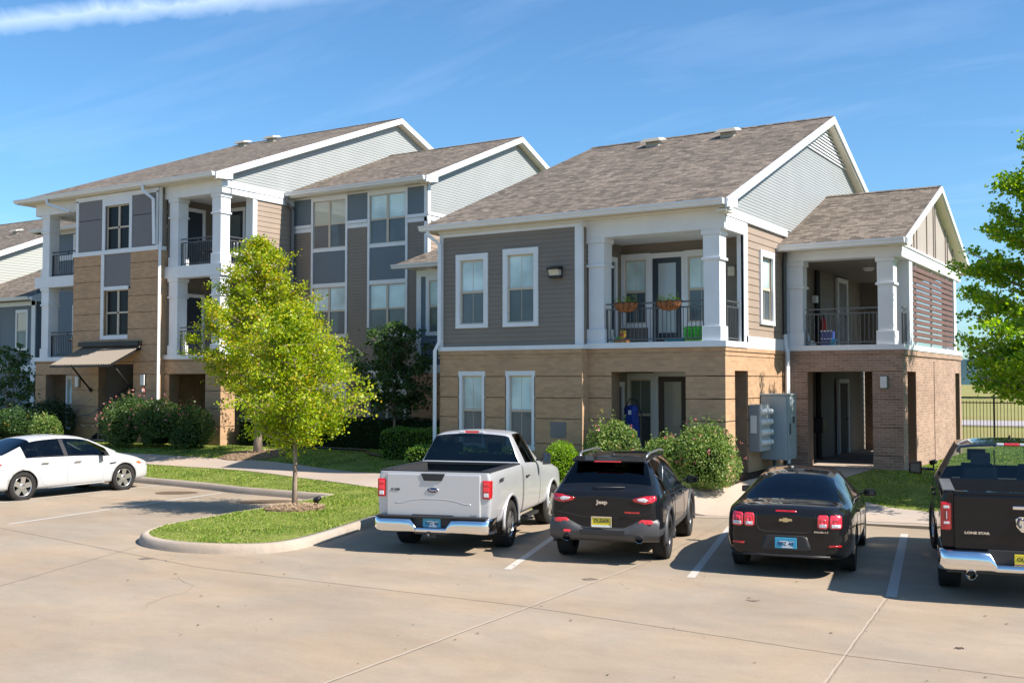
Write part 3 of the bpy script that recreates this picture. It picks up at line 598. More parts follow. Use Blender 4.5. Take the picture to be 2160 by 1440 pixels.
# balcony beams
for z0,z1 in ((3.49,3.64),(6.27,6.67),(9.02,9.45)):
    d=.0 if z0<4 else 0
    m.box(-29.82,-27.0,24.93,25.35,z0,z1); m.box(-27.4,-27.0,25.3,28.3 if z0>9 else 26.5,z0,z1)
    m.box(-37.12,-34.4,24.93,25.35,z0,z1); m.box(-37.12,-36.8,25.35,27,z0,z1)
for z in (3.42,6.5): m.box(-29.8,-27.1,25.3,27.1,z,z+.15); m.box(-37.0,-34.4,25.3,27.1,z,z+.15)
m.box(-29.8,-27.1,25.3,27.1,9.1,9.2); m.box(-37.0,-34.4,25.3,27.1,9.1,9.2)
FAX.box(m,26.35,26.55,3.64,9.1,-.3,.03); FAX.box(m,26.5,28.35,9.0,9.2,-.05,.06); FAX.box(m,24.9,28.35,9.22,9.42,-.05,.08)
m.build('trim',WHITE,B)
m=MB(); m.box(-29.82,-27.1,27.0,27.2,.3,9.1); siding(Face('y-',27.0),m,-29.8,-27.1,.6,9.0,pitch=.17); m.box(-29.82,-29.7,25.05,27.0,3.6,9.1); siding(Face('x+',-29.7),m,25.05,27,3.6,9.0,pitch=.17)
m.box(-29.85,-29.79,24.72,25.0,7.41,9.2)
m.box(-35.6,-34.4,27.0,27.2,.3,9.1); siding(Face('y-',27.0),m,-35.6,-34.4,.6,9.0,pitch=.17)
m.box(-33.2,-30.8,27.4,27.6,.3,3.5); m.box(-33.2,-32.95,24.95,27.5,.3,3.5); m.box(-31.05,-30.85,24.95,27.5,.3,3.5)
m.build('siding_wall',TAUPE,B)
for zz in (3.64,6.67):
    top=6.27 if zz<4 else 9.02
    column(B,-29.4,25.2,.42,zz,top); column(B,-27.32,25.2,.40,zz,top); column(B,-36.55,25.2,.42,zz,top)
    railing(B,Face('y-',25.1),-29.15,-27.5,zz,.95); railing(B,Face('x+',-27.15),25.4,26.35,zz,.95); railing(B,Face('y-',25.1),-36.3,-34.42,zz,.95,mt=METALB)
    FQ=Face('y-',27.0); glassdoor(FQ,B,-28.95,-28.1,zz,zz+2.1,glass=mat('door_glass_dim',(.10,.12,.11),.3,coat=.8)); window(FQ,B,-27.98,-27.15,zz+.35,zz+2.2,tr=.09,rec=-.025,depth=.06)
    glassdoor(Face('x+',-29.66),B,25.55,26.45,zz,zz+2.05,solid=True)
    window(FQ,B,-35.55,-34.6,zz+.35,zz+2.2,tr=.1,rec=-.025,depth=.06,up=PANE_UP if zz>5 else PANE_WARM)
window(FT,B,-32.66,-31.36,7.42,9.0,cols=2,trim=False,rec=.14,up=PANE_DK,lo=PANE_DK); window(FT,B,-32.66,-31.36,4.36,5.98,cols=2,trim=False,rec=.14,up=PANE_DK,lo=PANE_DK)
window(Face('y-',25.5),B,-35.9,-34.7,.9,2.97,cols=2,tr=.09)
gable_roof(B,-37.65,-26.8,24.45,9.6,34.3,13.42,44.1,hipL=1.2,vents=[(-34.9,33.4),(-33.15,33.4)]); rake(B,-26.81,24.45,9.6,34.3,13.42,44.1,w=.22,boxend=(.72,.14)); gutter(B,-37.68,-26.85,24.33,9.61)
def limA(z):
    a=24.45+(z+.2-9.6)/.388; b=44.1-(z+.2-9.6)/.388; a=max(a,25); return (a,b) if b>a+.02 else None
m=MB(); m.poly_prism([(-27.3,25,9.2),(-27.3,43.5,9.2),(-27.3,43.5,9.55),(-27.3,34.3,13.15),(-27.3,25,9.55)],(.24,0,0)); siding(FAX,m,25,43,9.42,13.2,pitch=.098,proud=.016,lim=limA); m.build('gable_wall',GABLE,B)
m=MB(); m.box(-37.55,-26.9,24.5,25.05,9.44,9.49); m.box(-37.6,-37,25.05,34,9.44,9.49); m.poly_prism([(-27.05,24.6,9.44),(-27.05,34.3,13.22),(-27.05,44,9.48),(-27.05,44,9.44),(-27.05,34.3,13.18),(-27.05,24.6,9.4)],(.24,0,0)); m.build('soffit',SOFFIT_WARM,B)
downspout(B,[(-30.35,24.4,9.48),(-30.33,24.42,9.3),(-29.95,24.55,9.0),(-29.95,24.6,7.45)],.11)
downspout(B,[(-29.62,24.6,7.5),(-29.62,24.58,7.2),(-29.62,24.58,.62)],.10)
downspout(B,[(-35.7,24.4,9.48),(-35.65,24.42,9.3),(-34.6,24.6,8.95)],.11)
# entry steps inside the tower opening
m=MB()
for i in range(9): m.box(-32.9,-31.4,24.45+i*.28,24.75+i*.28,.5+.175*i+.14,.5+.175*i+.18,1); m.box(-32.88,-31.42,24.47+i*.28,24.5+i*.28,.5+.175*i,.5+.175*i+.14,0)
m.add([(-32.94,24.4,.45),(-32.94,24.4,.75),(-32.94,27.2,2.5),(-32.94,27.2,2.1)],[(0,1,2,3)],0)
m.build('entry_stairs',[METALB,WALK],B)
m=MB(); m.tube([(-32.9,24.35,1.55),(-32.9,27.2,3.3)],.022,6); m.tube([(-32.9,24.35,1.55),(-33.3,24.25,1.52),(-33.5,24.2,1.4),(-33.5,24.2,1.28),(-33.3,24.25,1.16),(-32.9,24.35,1.13),(-32.7,25.2,1.15)],.022,6); m.build('handrail',METALG,B)

# ================================================================= farther block on the left
G=empty('apartment_building',(-42.8,29.4,.6),'farther apartment block at the left edge with sunlit cream gable and slate walls','apartment building')
F1=Face('y-',29.4); G1=Face('y-',30.6); GX=Face('x+',-52.0)
m=MB(); core(F1,m,-42.8,-36,.3,9.4,(),.25); siding(F1,m,-42.7,-36,.5,8.05); m.box(-42.8,-42.6,29.4,34,.3,9.4); core(G1,m,-62,-45.5,.3,6.6,[(-49.6,-46.2,4.1,5.9)],.2); siding(G1,m,-62,-45.6,.6,6.4,[(-46.95,-46.15,4.2,6.2),(-49.2,-48.4,4.2,6.2)],pitch=.14)
m.box(-45.6,-45.4,30.6,40,.3,6.9); siding(Face('x+',-45.4),m,30.6,36,.6,7,pitch=.14); m.build('siding_wall',mat('blue_slate_siding',(.125,.15,.175),.6),G)
m=MB(); F1.box(m,-42.6,-36,8.3,9.2,0,.02); m.build('slate_panel',SLATE,G)
m=MB(); F1.box(m,-42.82,-42.6,.6,9.3,0,.03); F1.box(m,-42.85,-36,8.04,8.3,0,.05); F1.box(m,-42.85,-36,9.2,9.42,0,.03); G1.box(m,-45.75,-45.45,.6,6.5,0,.03); G1.box(m,-62,-45.4,6.3,6.5,0,.03); G1.box(m,-62,-45.3,3.2,3.5,0,.06); m.build('trim',WHITE,G)
for u in (-46.95,-49.2): window(G1,G,u,u+.95,4.2,6.12,tr=.1,rec=-.02,depth=.05,up=PANE_WARM)
for z in (4.5,7.6): window(F1,G,-41.0,-39.6,z-.1,z+1.55,tr=.12,rec=-.02,depth=.05,up=PANE_UP); window(F1,G,-38.9,-37.5,z-.1,z+1.55,tr=.12,rec=-.02,depth=.05,up=PANE_UP)
def limG(z):
    a=32.3+(z+.2-9.3)/.41; b=50-(z+.2-9.3)/.41; a=max(a,28); return (a,b) if b>a+.02 else None
m=MB(); m.poly_prism([(-52.3,31,.3),(-52.3,48,.3),(-52.3,48,9.7),(-52.3,41,12.6),(-52.3,31,8.5)],(.24,0,0)); siding(GX,m,31,48,6.0,12.6,pitch=.14,lim=limG); m.build('gable_wall',mat('cream_siding',(.34,.35,.32),.5),G)
gable_roof(G,-66,-51.7,30.5,8.56,41,12.86,52,vents=[(-57.2,37.2)]); rake(G,-51.72,30.5,8.56,41,12.86,52,w=.28)
gable_roof(G,-43.4,-35.5,28.95,9.45,34.5,11.7,40,hipL=.8); gutter(G,-43.45,-36,28.83,9.46)
gable_roof(G,-62,-45.15,30.15,6.66,35.2,8.7,40.3); gutter(G,-62,-45.3,30.03,6.67); rake(G,-45.16,30.15,6.66,35.2,8.7,40.3,w=.2,boxend=(.7,.2))
# ================================================================= ground, lot, kerbs, walks, lawns
def gfar(x,y):
    if y<19: return -.16
    return min(gz(x,y),.62)-.16 if y<34 else gz(x,y)-.05
def ground():
    xs=sorted(set([-1500,-800,-400,-200,-120,-80]+list(range(-62,32,2))+[40,60,100,200,400,800,1500])); ys=sorted(set([-400,-100,-40,0,18]+list(range(19,50,1))+[60,80,120,200,400,800,1600,3000]))
    m=MB(); n=len(ys); m.v=[(x,y,gfar(x,y)) for x in xs for y in ys]
    for i in range(len(xs)-1):
        for j in range(n-1): m.f.append([i*n+j,(i+1)*n+j,(i+1)*n+j+1,i*n+j+1]); m.m.append(0); m.sm.append(False)
    fm=vary(mat('dry_field_grass',(.34,.28,.11),.95,spec=.1),.06,.3,.3,8,c2=(.25,.26,.09)); tag(m.build('ground',fm,recalc=False),kind='structure')
ground()
flat=lambda h:(lambda x,y:h)
sheet('parking_lot',[(-90,-40),(45,-40),(45,22.9),(-8.3,20.75),(-9.0,20.45),(-90,20.6)],LOT,zf=flat(0),step=5,drop=0)
CP=[(-60,20.3),(-40,20.0),(-24.1,19.25),(-19.6,18.7),(-16.68,18.62),(-16.5,17.9),(-16.2,16.4),(-16.02,14.9),(-15.85,13.5),(-15.5,12.65),(-15.1,12.15),(-14.5,11.83),(-13.75,11.76),(-13.05,11.95),(-12.5,12.3),(-12.28,12.75),(-12.33,13.5),(-12.75,15.0),(-13.3,16.7),(-14.15,19.4),(-12.0,19.85),(-9.9,20.25),(-9.15,20.4)]
def smooth_path(P,sharp=(),n=3):
    P=[Vector((x,y)) for x,y in P]; out=[]
    for i in range(len(P)-1):
        p0=P[max(i-1,0)] if i not in sharp else P[i]; p1=P[i]; p2=P[i+1]; p3=P[min(i+2,len(P)-1)] if i+1 not in sharp else P[i+1]
        for k in range(n):
            t=k/n; out.append(.5*((2*p1)+(-p0+p2)*t+(2*p0-5*p1+4*p2-p3)*t*t+(-p0+3*p1-3*p2+p3)*t**3))
    out.append(P[-1]); return out
CS=smooth_path(CP,sharp=(3,4,19),n=4)
def offs(P,d):
    out=[]
    for i,p in enumerate(P):
        a=P[max(i-1,0)]; b=P[min(i+1,len(P)-1)]; t1=(p-a).normalized() if i else (b-p).normalized(); t2=(b-p).normalized() if i<len(P)-1 else t1
        n1=Vector((-t1.y,t1.x)); n2=Vector((-t2.y,t2.x)); n=(n1+n2); n=n.normalized() if n.length>.1 else n1; k=1/max(.5,n.dot(n1)); out.append(p+n*d*k)
    return out
def kerb():
    m=MB(); prof=[(0,-.03),(.015,.05),(.04,.125),(.075,.15),(.17,.153),(.17,-.03)]; rings=[offs(CS,d) for d,_ in prof]; n=len(CS); vs=[]; fs=[]
    for j,(d,h) in enumerate(prof):
        for i,p in enumerate(rings[j]): 
            f=1-max(0,(i-(n-5))/4)*.85; vs.append((p.x,p.y,h*f if h>0 else h))
    for j in range(len(prof)-1):
        for i in range(n-1): fs.append((j*n+i,j*n+i+1,(j+1)*n+i+1,(j+1)*n+i))
    m.add(vs,fs,0,True); tag(m.build('kerb',CURB),kind='structure')
    g=MB(); a=offs(CS,-.012); b=CS   # dirt line in the gutter
kerb()
edge=[tuple(p) for p in offs(CS,.168)]
i0=next(i for i,p in enumerate(edge) if p[0]>-20.2 and p[1]<19.6); 
LW=LAWN
WN=[(-60,21.4),(-30,21.25),(-26,21.12),(-21.8,21.0),(-18.5,20.35),(-15.6,19.75),(-13.2,20.3),(-9.3,20.95)]      # near edge of the footpath
WF=[(-60,22.6),(-30,22.55),(-27,22.5),(-24.9,22.45),(-22.1,22.35),(-18.8,21.6),(-15.7,20.95),(-13.2,21.25),(-9.3,21.75)]
NE=[tuple(p) for p in smooth_path(WN,n=3)]; FE=[tuple(p) for p in smooth_path(WF,n=3)]
sheet('lawn',edge+[(-9.15,20.9)]+NE[::-1],LW,step=.5)
sheet('footpath',NE+FE[::-1],WALK,dz=.012,step=.6)
sheet('lawn',FE+[(-9.0,22.4),(-9.0,22.2),(-12,22.1),(-15.9,22.0),(-15.9,28.4),(-27,28.4),(-27,25.1),(-34,24.9),(-60,25.5)],LW,step=.6)
# right hand ramp walk and lawn
RW=[(-9.15,20.38),(-8.3,20.62),(-7.8,20.9),(-5.4,21.45),(-4.2,21.7),(0,22.0),(45,22.6),(45,23.6),(0,23.1),(-4.4,22.75),(-5.2,22.85),(-5.95,23.25),(-6.5,24.0),(-6.75,25.0),(-6.35,26.45),(-7.93,26.45),(-7.95,25.5),(-8.2,23.6),(-8.55,22.25),(-9.3,21.6),(-9.3,20.9)]
sheet('footpath',RW,WALK,dz=.008,step=.4)
sheet('lawn',[(0,23.1),(45,23.6),(45,60),(-5.6,60),(-5.6,26.5),(-6.35,26.45),(-6.75,25.0),(-6.5,24.0),(-5.95,23.25),(-5.2,22.85),(-4.4,22.75)],LW,step=.8)
sheet('planting_bed',[(-8.5,22.3),(-8.2,23.6),(-7.95,25.5),(-7.93,26.45),(-8.5,26.45)],MULCHD,dz=.03,step=.4)
sheet('planting_bed',[(-13.6,21.2),(-9.4,21.4),(-8.55,22.3),(-11.9,22.28),(-16,22.0),(-16,21.6)],MULCHD,dz=.02,step=.4)
def disc_poly(cx,cy,r,n=14,j=.2): return [(cx+r*(1+random.uniform(-j,j))*math.cos(2*PI*k/n),cy+r*(1+random.uniform(-j,j))*math.sin(2*PI*k/n)) for k in range(n)]
def mulch_ring(cx,cy,r,label):
    o=sheet('mulch_ring',disc_poly(cx,cy,r),MULCH,dz=.03,step=.15,kind=None,drop=.05)
    for v in o.data.vertices:
        d=math.hypot(v.co.x-cx,v.co.y-cy); v.co.z+=max(0,1-d/r)*.06+random.uniform(-.01,.02)
    tag(o,label,'mulch',kind='structure')
    a=[];
    pts=[(cx+r*.95*math.sqrt(random.random())*math.cos(t),cy+r*.95*math.sqrt(random.random())*math.sin(t)) for t in [random.uniform(0,2*PI) for _ in range(420)]]
    m=MB()
    for x,y in pts:
        z=gz(x,y)+.05+.06*(1-min(1,math.hypot(x-cx,y-cy)/r)); an=random.uniform(0,PI); l=random.uniform(.02,.05); w=.008; c,s=math.cos(an),math.sin(an); t=random.uniform(-.01,.015)
        m.add([(x-c*l-s*w,y-s*l+c*w,z-t),(x-c*l+s*w,y-s*l-c*w,z-t),(x+c*l+s*w,y+s*l-c*w,z+t+.01),(x+c*l-s*w,y+s*l+c*w,z+t+.01)],[(0,1,2,3)])
    tag(m.build('wood_chips',vary(mat('wood_chip',(.36,.25,.16),.9),20,.4),recalc=False),kind='stuff',label=label.replace('ring of','scattered wood chips on'))
# painted stall lines
def stripe(a,b,w,nm='stall_line'):
    a=Vector(a);b=Vector(b);t=(b-a).normalized();n=Vector((-t.y,t.x))*w/2
    m=MB(); m.add([(*(a-n),.004),(*(b-n),.004),(*(b+n),.004),(*(a+n),.004)],[(0,1,2,3)]); tag(m.build(nm,LINE),kind='structure')
stripe((-8.38,13.25),(-9.95,18.0),.115); stripe((-5.87,14.05),(-7.3,19.4),.115); stripe((-3.2,14.15),(-4.3,20.1),.13); stripe((-.3,14.4),(-1.2,20.6),.115); stripe((-19.1,12.35),(-20.05,18.6),.105); stripe((-22.55,12.6),(-22.9,19.1),.105); stripe((-26.2,12.8),(-26.3,19.3),.105)
# joints between the slabs
JM=mat('joint_sealant',(.22,.17,.13),.9)
def joint(pts,w=.018,mt=JM,z=.0035):
    P=[Vector(p) for p in pts]; Q=[]
    for a,b in zip(P,P[1:]):
        n=max(1,int((b-a).length/.12))
        for k in range(n): Q.append(a.lerp(b,k/n)+Vector((random.uniform(-.006,.006),random.uniform(-.006,.006))))
    Q.append(P[-1]); A=offs(Q,w/2); Bq=offs(Q,-w/2); m=MB(); n=len(Q)
    m.add([(*p,z) for p in A]+[(*p,z) for p in Bq],[(i,i+1,n+i+1,n+i) for i in range(n-1)]); tag(m.build('slab_joint',mt),kind='structure')
PALEJ=mat('pale_joint_sealant',(.42,.35,.27),.9)
joint([(-6.5,2),(-6.62,7.42),(-6.75,11.0),(-6.95,15.4),(-7.6,20)]); joint([(-6.52,2),(-6.64,7.4),(-6.77,11),(-6.97,15.4)],.02,PALEJ,.003)
joint([(-2.3,6),(-2.79,9.82),(-3.22,14.1),(-4.2,20)],.014); joint([(-2.32,6),(-2.81,9.8),(-3.24,14)],.014,PALEJ,.003)
joint([(-30,13.0),(-19,12.0),(-12.4,11.0),(-6.9,11.2),(-2.9,10.9),(4,11.1)],.012); joint([(-2.4,6.2),(3,9.2)],.01); joint([(-14.7,11.8),(-13.2,8.0),(-10.8,3)],.014); joint([(-10.1,20.4),(-7.3,15.7),(-4,15.3),(0,15.8)],.012,PALEJ)
joint([(-30,16.5),(-17,16.2)],.012)
# damp round patches left by drains
DAMP=mat('damp_concrete',(.13,.085,.055),.55)
def patch(cx,cy,rx,ry,rot,mt=DAMP,z=.005):
    m=MB(); n=26; m.add([(cx+(rx*math.cos(t))*math.cos(rot)-(ry*math.sin(t))*math.sin(rot)+random.uniform(-.03,.03),cy+rx*math.cos(t)*math.sin(rot)+ry*math.sin(t)*math.cos(rot)+random.uniform(-.03,.03),z) for t in [2*PI*k/n for k in range(n)]],[tuple(range(n))]); tag(m.build('damp_stain',mt),kind='structure')
patch(-21.0,18.0,.52,.36,.6); patch(-17.75,17.75,.62,.38,.7)
# hairline cracks and oil spots in the stalls
rdc=random.Random(5)
for (x0,y0,an,L_) in ((-12,10.2,.2,2.4),(-20.5,14.5,.3,3.0)):
    P_=[(x0,y0)]
    for k in range(int(L_/.25)): an+=rdc.gauss(0,.28); P_.append((P_[-1][0]+.25*math.cos(an),P_[-1][1]+.25*math.sin(an)))
    joint(P_,.006,JM,.0045)
OIL=mat('oil_spot',(.20,.155,.12),.5)
for (x,y,r) in ((-8.6,17.8,.22),(-6.2,17.6,.2),(-3.4,17.9,.25),(-7.0,13.2,.09),(-4.6,13.0,.07),(-19.4,16.0,.16),(-13.6,11.1,.12),(-2.0,11.8,.06)): patch(x,y,r,r*.7,rdc.random()*3,OIL,.0042)
# flower-bed style gutter seam of the flush ramp
m=MB(); P=[Vector(p) for p in ((-9.1,20.36),(-8.3,20.6),(-7.8,20.86),(-5.4,21.4),(-4.2,21.65),(0,21.95),(12,22.2))]; A=offs(P,-.0); Q=offs(P,-.3); n=len(P)
m.add([(*p,.006) for p in A]+[(*p,.006) for p in Q],[(i,i+1,n+i+1,n+i) for i in range(n-1)]); tag(m.build('gutter_pan',CURB),kind='structure')

# distant road, field, tree belts
m=MB(); m.add([(-200,58,.41),(200,66,.41),(200,74,.41),(-200,66,.41)],[(0,1,2,3)]); tag(m.build('road',vary(mat('road_asphalt',(.34,.31,.31),.9),.6,.1)),kind='structure')
m=MB(); m.add([(-200,56.8,.415),(200,64.8,.415),(200,65.3,.415),(-200,57.3,.415)],[(0,1,2,3)]); tag(m.build('road_edge',WALK),kind='structure')

# ================================================================= vegetation
def leaf_object(name,P,size,mt,parent,flat=.0,up=.4,smin=.6,smax=1.25,aspect=.5,out=None,bent=.25):
    """one small folded quad per point, as one mesh of many separate leaves"""
    P=np.asarray(P,float); n=len(P); s=np.asarray(size)*rng.uniform(smin,smax,n); s=s[:,None]
    d=rng.normal(size=(n,3)); 
    if out is not None: d+=out*1.0
    d[:,2]*=(1-flat); d/=np.linalg.norm(d,axis=1)[:,None]
    a=rng.normal(size=(n,3)); a[:,2]+=up; nn=np.cross(d,a); nn/=np.linalg.norm(nn,axis=1)[:,None]+1e-9
    w=np.cross(nn,d); 
    base=P-d*s*.5; tip=P+d*s*.5; l=P+w*s*aspect*.5+nn*s*bent*.3; r=P-w*s*aspect*.5+nn*s*bent*.3
    V=np.stack([base,l,tip,r],1).reshape(-1,3)
    off=np.zeros(3); p=parent
    while p is not None: off+=np.array(p.location); p=p.parent
    V-=off
    me=bpy.data.meshes.new(name); me.vertices.add(4*n); me.vertices.foreach_set('co',V.ravel()); me.loops.add(4*n); me.loops.foreach_set('vertex_index',np.arange(4*n,dtype=np.int32)); me.polygons.add(n); me.polygons.foreach_set('loop_start',np.arange(0,4*n,4,dtype=np.int32)); me.polygons.foreach_set('loop_total',np.full(n,4,dtype=np.int32))
    me.update(calc_edges=True); me.validate(); me.materials.append(mt); o=bpy.data.objects.new(name,me); COL.objects.link(o)
    if parent: o.parent=parent
    return o
LF_Y=leafmat('lime_leaves',[(.13,.22,.008),(.22,.33,.010),(.31,.41,.014),(.40,.46,.018),(.50,.46,.02)],.45)
LF_Y2=leafmat('golden_lime_leaves',[(.13,.23,.010),(.22,.32,.012),(.33,.41,.015),(.44,.43,.018),(.52,.36,.02)],.45)
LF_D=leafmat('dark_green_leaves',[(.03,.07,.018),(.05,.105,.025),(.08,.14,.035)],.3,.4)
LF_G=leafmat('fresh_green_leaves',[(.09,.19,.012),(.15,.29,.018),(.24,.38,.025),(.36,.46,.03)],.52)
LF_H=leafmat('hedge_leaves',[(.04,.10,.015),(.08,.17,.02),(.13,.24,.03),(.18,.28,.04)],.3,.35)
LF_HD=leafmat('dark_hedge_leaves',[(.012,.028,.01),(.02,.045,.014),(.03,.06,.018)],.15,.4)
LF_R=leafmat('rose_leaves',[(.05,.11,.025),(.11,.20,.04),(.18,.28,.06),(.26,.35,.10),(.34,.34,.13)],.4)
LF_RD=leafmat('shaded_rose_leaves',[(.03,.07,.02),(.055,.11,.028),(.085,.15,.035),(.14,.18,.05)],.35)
PINK=leafmat('pink_petals',[(.62,.16,.24),(.72,.27,.33),(.70,.20,.14),(.75,.42,.40)],.3); ORANGE=leafmat('orange_new_leaves',[(.45,.16,.05),(.55,.30,.06),(.50,.40,.07)],.3)
FARL=leafmat('distant_leaves',[(.03,.07,.03),(.05,.10,.04),(.07,.12,.05)],.2)
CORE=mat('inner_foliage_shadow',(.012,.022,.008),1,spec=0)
def make_tree(name,x,y,z,H,trunk_r,crown0,prof,nb,lpb,leaf,mt,label,group=None,seed=1,rise=.35,aspect=.75,fork=None,cat='tree',jit=.25,mt2=None,twig=.32,bend=0):
    """prof(t) = crown radius at t in 0..1 of the crown height; leaves hang in sprays along the boughs"""
    rd=random.Random(seed); rt=empty(name,(x,y,z),label,cat,group); w=MB()
    top=H*.97; pts=[(x+bend*math.sin(k/9*3)*.12,y+rd.uniform(-.02,.02),z+top*k/9) for k in range(10)]; pts[0]=(x,y,z-.05)
    if fork is None: w.tube([(x,y,z-.05)]+pts[1:],[trunk_r*1.25]+[max(.012,trunk_r*(1-.9*k/9)) for k in range(1,10)],9)
    else:
        fz=fork; w.tube([(x,y,z-.05),(x,y,z+fz*.5),(x+.02,y,z+fz)],[trunk_r*1.2,trunk_r,trunk_r*.85],8)
        stems=[]
        for k in range(4):
            a=2*PI*k/4+.5; stems.append((a,)); w.tube([(x,y,z+fz*.95),(x+.35*math.cos(a)*H*.12,y+.35*math.sin(a)*H*.12,z+fz+H*.18),(x+math.cos(a)*H*.17,y+math.sin(a)*H*.17,z+H*.8)],[trunk_r*.6,trunk_r*.4,.012],6)
    L=[];O=[];L2=[];O2=[]
    for i in range(nb):
        t=(i+.5)/nb; t=t**.9; h=crown0+(H-crown0)*t; az=i*2.39996+rd.uniform(-.5,.5); r=prof(t)*rd.uniform(1-jit,1+jit)
        rs=rise*(1.2-t*.2)+ (1.1*t**3); base=Vector((x,y,z+max(.3,h-r*rs*.55))); end=Vector((x+r*math.cos(az),y+r*math.sin(az),z+h+r*rs*.35)); mid=base.lerp(end,.5)+Vector((0,0,-r*.05))
        w.tube([base,mid,end],[trunk_r*.28*(1-t*.6),trunk_r*.16,.006],5)
        n=int(lpb*(.4+r)); ns=max(3,int(3+r*5)); nodes_=[]
        for k in range(ns):
            u=rd.uniform(.25,1.05); p=base.lerp(mid,u*2) if u<.5 else mid.lerp(end,(u-.5)*2)
            q=p+Vector((rd.gauss(0,1),rd.gauss(0,1),rd.gauss(0,.45)))*twig*(.35+.5*r/max(.3,prof(.4)))*.8; nodes_.append((p,q)); w.tube([p,q],[.009,.004],3,cap=False)
        tgt,to=(L,O) if (mt2 is None or rd.random()<.6) else (L2,O2)
        for k in range(n):
            p,q=rd.choice(nodes_); u=rd.uniform(.2,1.15); c=p.lerp(q,u); sp=twig*.34
            tgt.append((c.x+rd.gauss(0,sp),c.y+rd.gauss(0,sp),c.z+rd.gauss(0,sp*.6))); dd=Vector((c.x-x,c.y-y,.2)); to.append(tuple(dd.normalized()))
    w.build('trunk',BARK,rt,recalc=False)
    if L2:
        # one crown mesh, two leaf tints
        o=leaf_object('crown',L+L2,leaf,mt,rt,out=np.array(O+O2)*.6,aspect=aspect,up=.8); o.data.materials.append(mt2); mi=np.zeros(len(L)+len(L2),dtype=np.int32); mi[len(L):]=1; o.data.polygons.foreach_set('material_index',mi)
    else: leaf_object('crown',L,leaf,mt,rt,out=np.array(O)*.6,aspect=aspect,up=.8)
    return rt
def cone(t,lo=.55,w=1.7):    # egg-shaped crown
    return w*(lo+(1-lo)*min(1,t/.22))*(1-max(0,(t-.22)/.78)**1.25)*1.0+.12
make_tree('young_tree',-15.6,16.45,.15,4.12,.055,1.38,lambda t:1.14*(.62+.38*min(1,t/.2))*(1-max(0,(t-.25)/.75)**1.35)+.12,88,270,.064,LF_Y,'small lime green tree with a thin straight trunk on the grass island',seed=11,mt2=LF_Y2)
make_tree('young_tree',-23.6,23.3,gz(-23.6,23.3)-.02,6.5,.125,1.75,lambda t:1.52*(.7+.3*min(1,t/.2))*(1-max(0,(t-.35)/.65)**1.35)+.15,94,240,.083,LF_Y2,'taller golden-green tree with a thicker trunk behind the footpath',seed=5,mt2=LF_Y)
mulch_ring(-15.3,16.2,.62,'brown bark mulch ring of the small tree on the grass island'); mulch_ring(-23.6,23.2,1.0,'brown bark mulch ring of the tree behind the footpath')
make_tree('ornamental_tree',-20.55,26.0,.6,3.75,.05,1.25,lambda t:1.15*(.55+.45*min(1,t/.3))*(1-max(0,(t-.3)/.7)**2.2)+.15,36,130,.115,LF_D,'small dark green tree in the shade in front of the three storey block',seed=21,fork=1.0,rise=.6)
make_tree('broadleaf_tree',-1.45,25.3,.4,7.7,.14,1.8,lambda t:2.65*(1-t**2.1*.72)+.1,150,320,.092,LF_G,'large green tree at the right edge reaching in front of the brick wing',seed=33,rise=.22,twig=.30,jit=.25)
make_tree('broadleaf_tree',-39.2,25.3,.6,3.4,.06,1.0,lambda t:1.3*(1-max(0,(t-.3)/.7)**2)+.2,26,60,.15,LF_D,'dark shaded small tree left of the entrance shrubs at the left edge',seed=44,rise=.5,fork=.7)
def blob_pts(c,rx,ry,rz,n,seed,shell=.55,lumps=6,lump=.25,zmin=0):
    rd=np.random.default_rng(seed); d=rd.normal(size=(n,3)); d/=np.linalg.norm(d,axis=1)[:,None]
    lc=rd.normal(size=(lumps,3)); lc/=np.linalg.norm(lc,axis=1)[:,None]; k=np.exp(6*(d@lc.T-1)).sum(1); r=(1-lump+lump*1.6*np.clip(k,0,1.2))*(shell+(1-shell)*rd.random(n)**.45)
    p=d*r[:,None]*np.array([rx,ry,rz])+np.array(c); p[:,2]=np.maximum(p[:,2],zmin+rd.random(n)*.15); return p,d
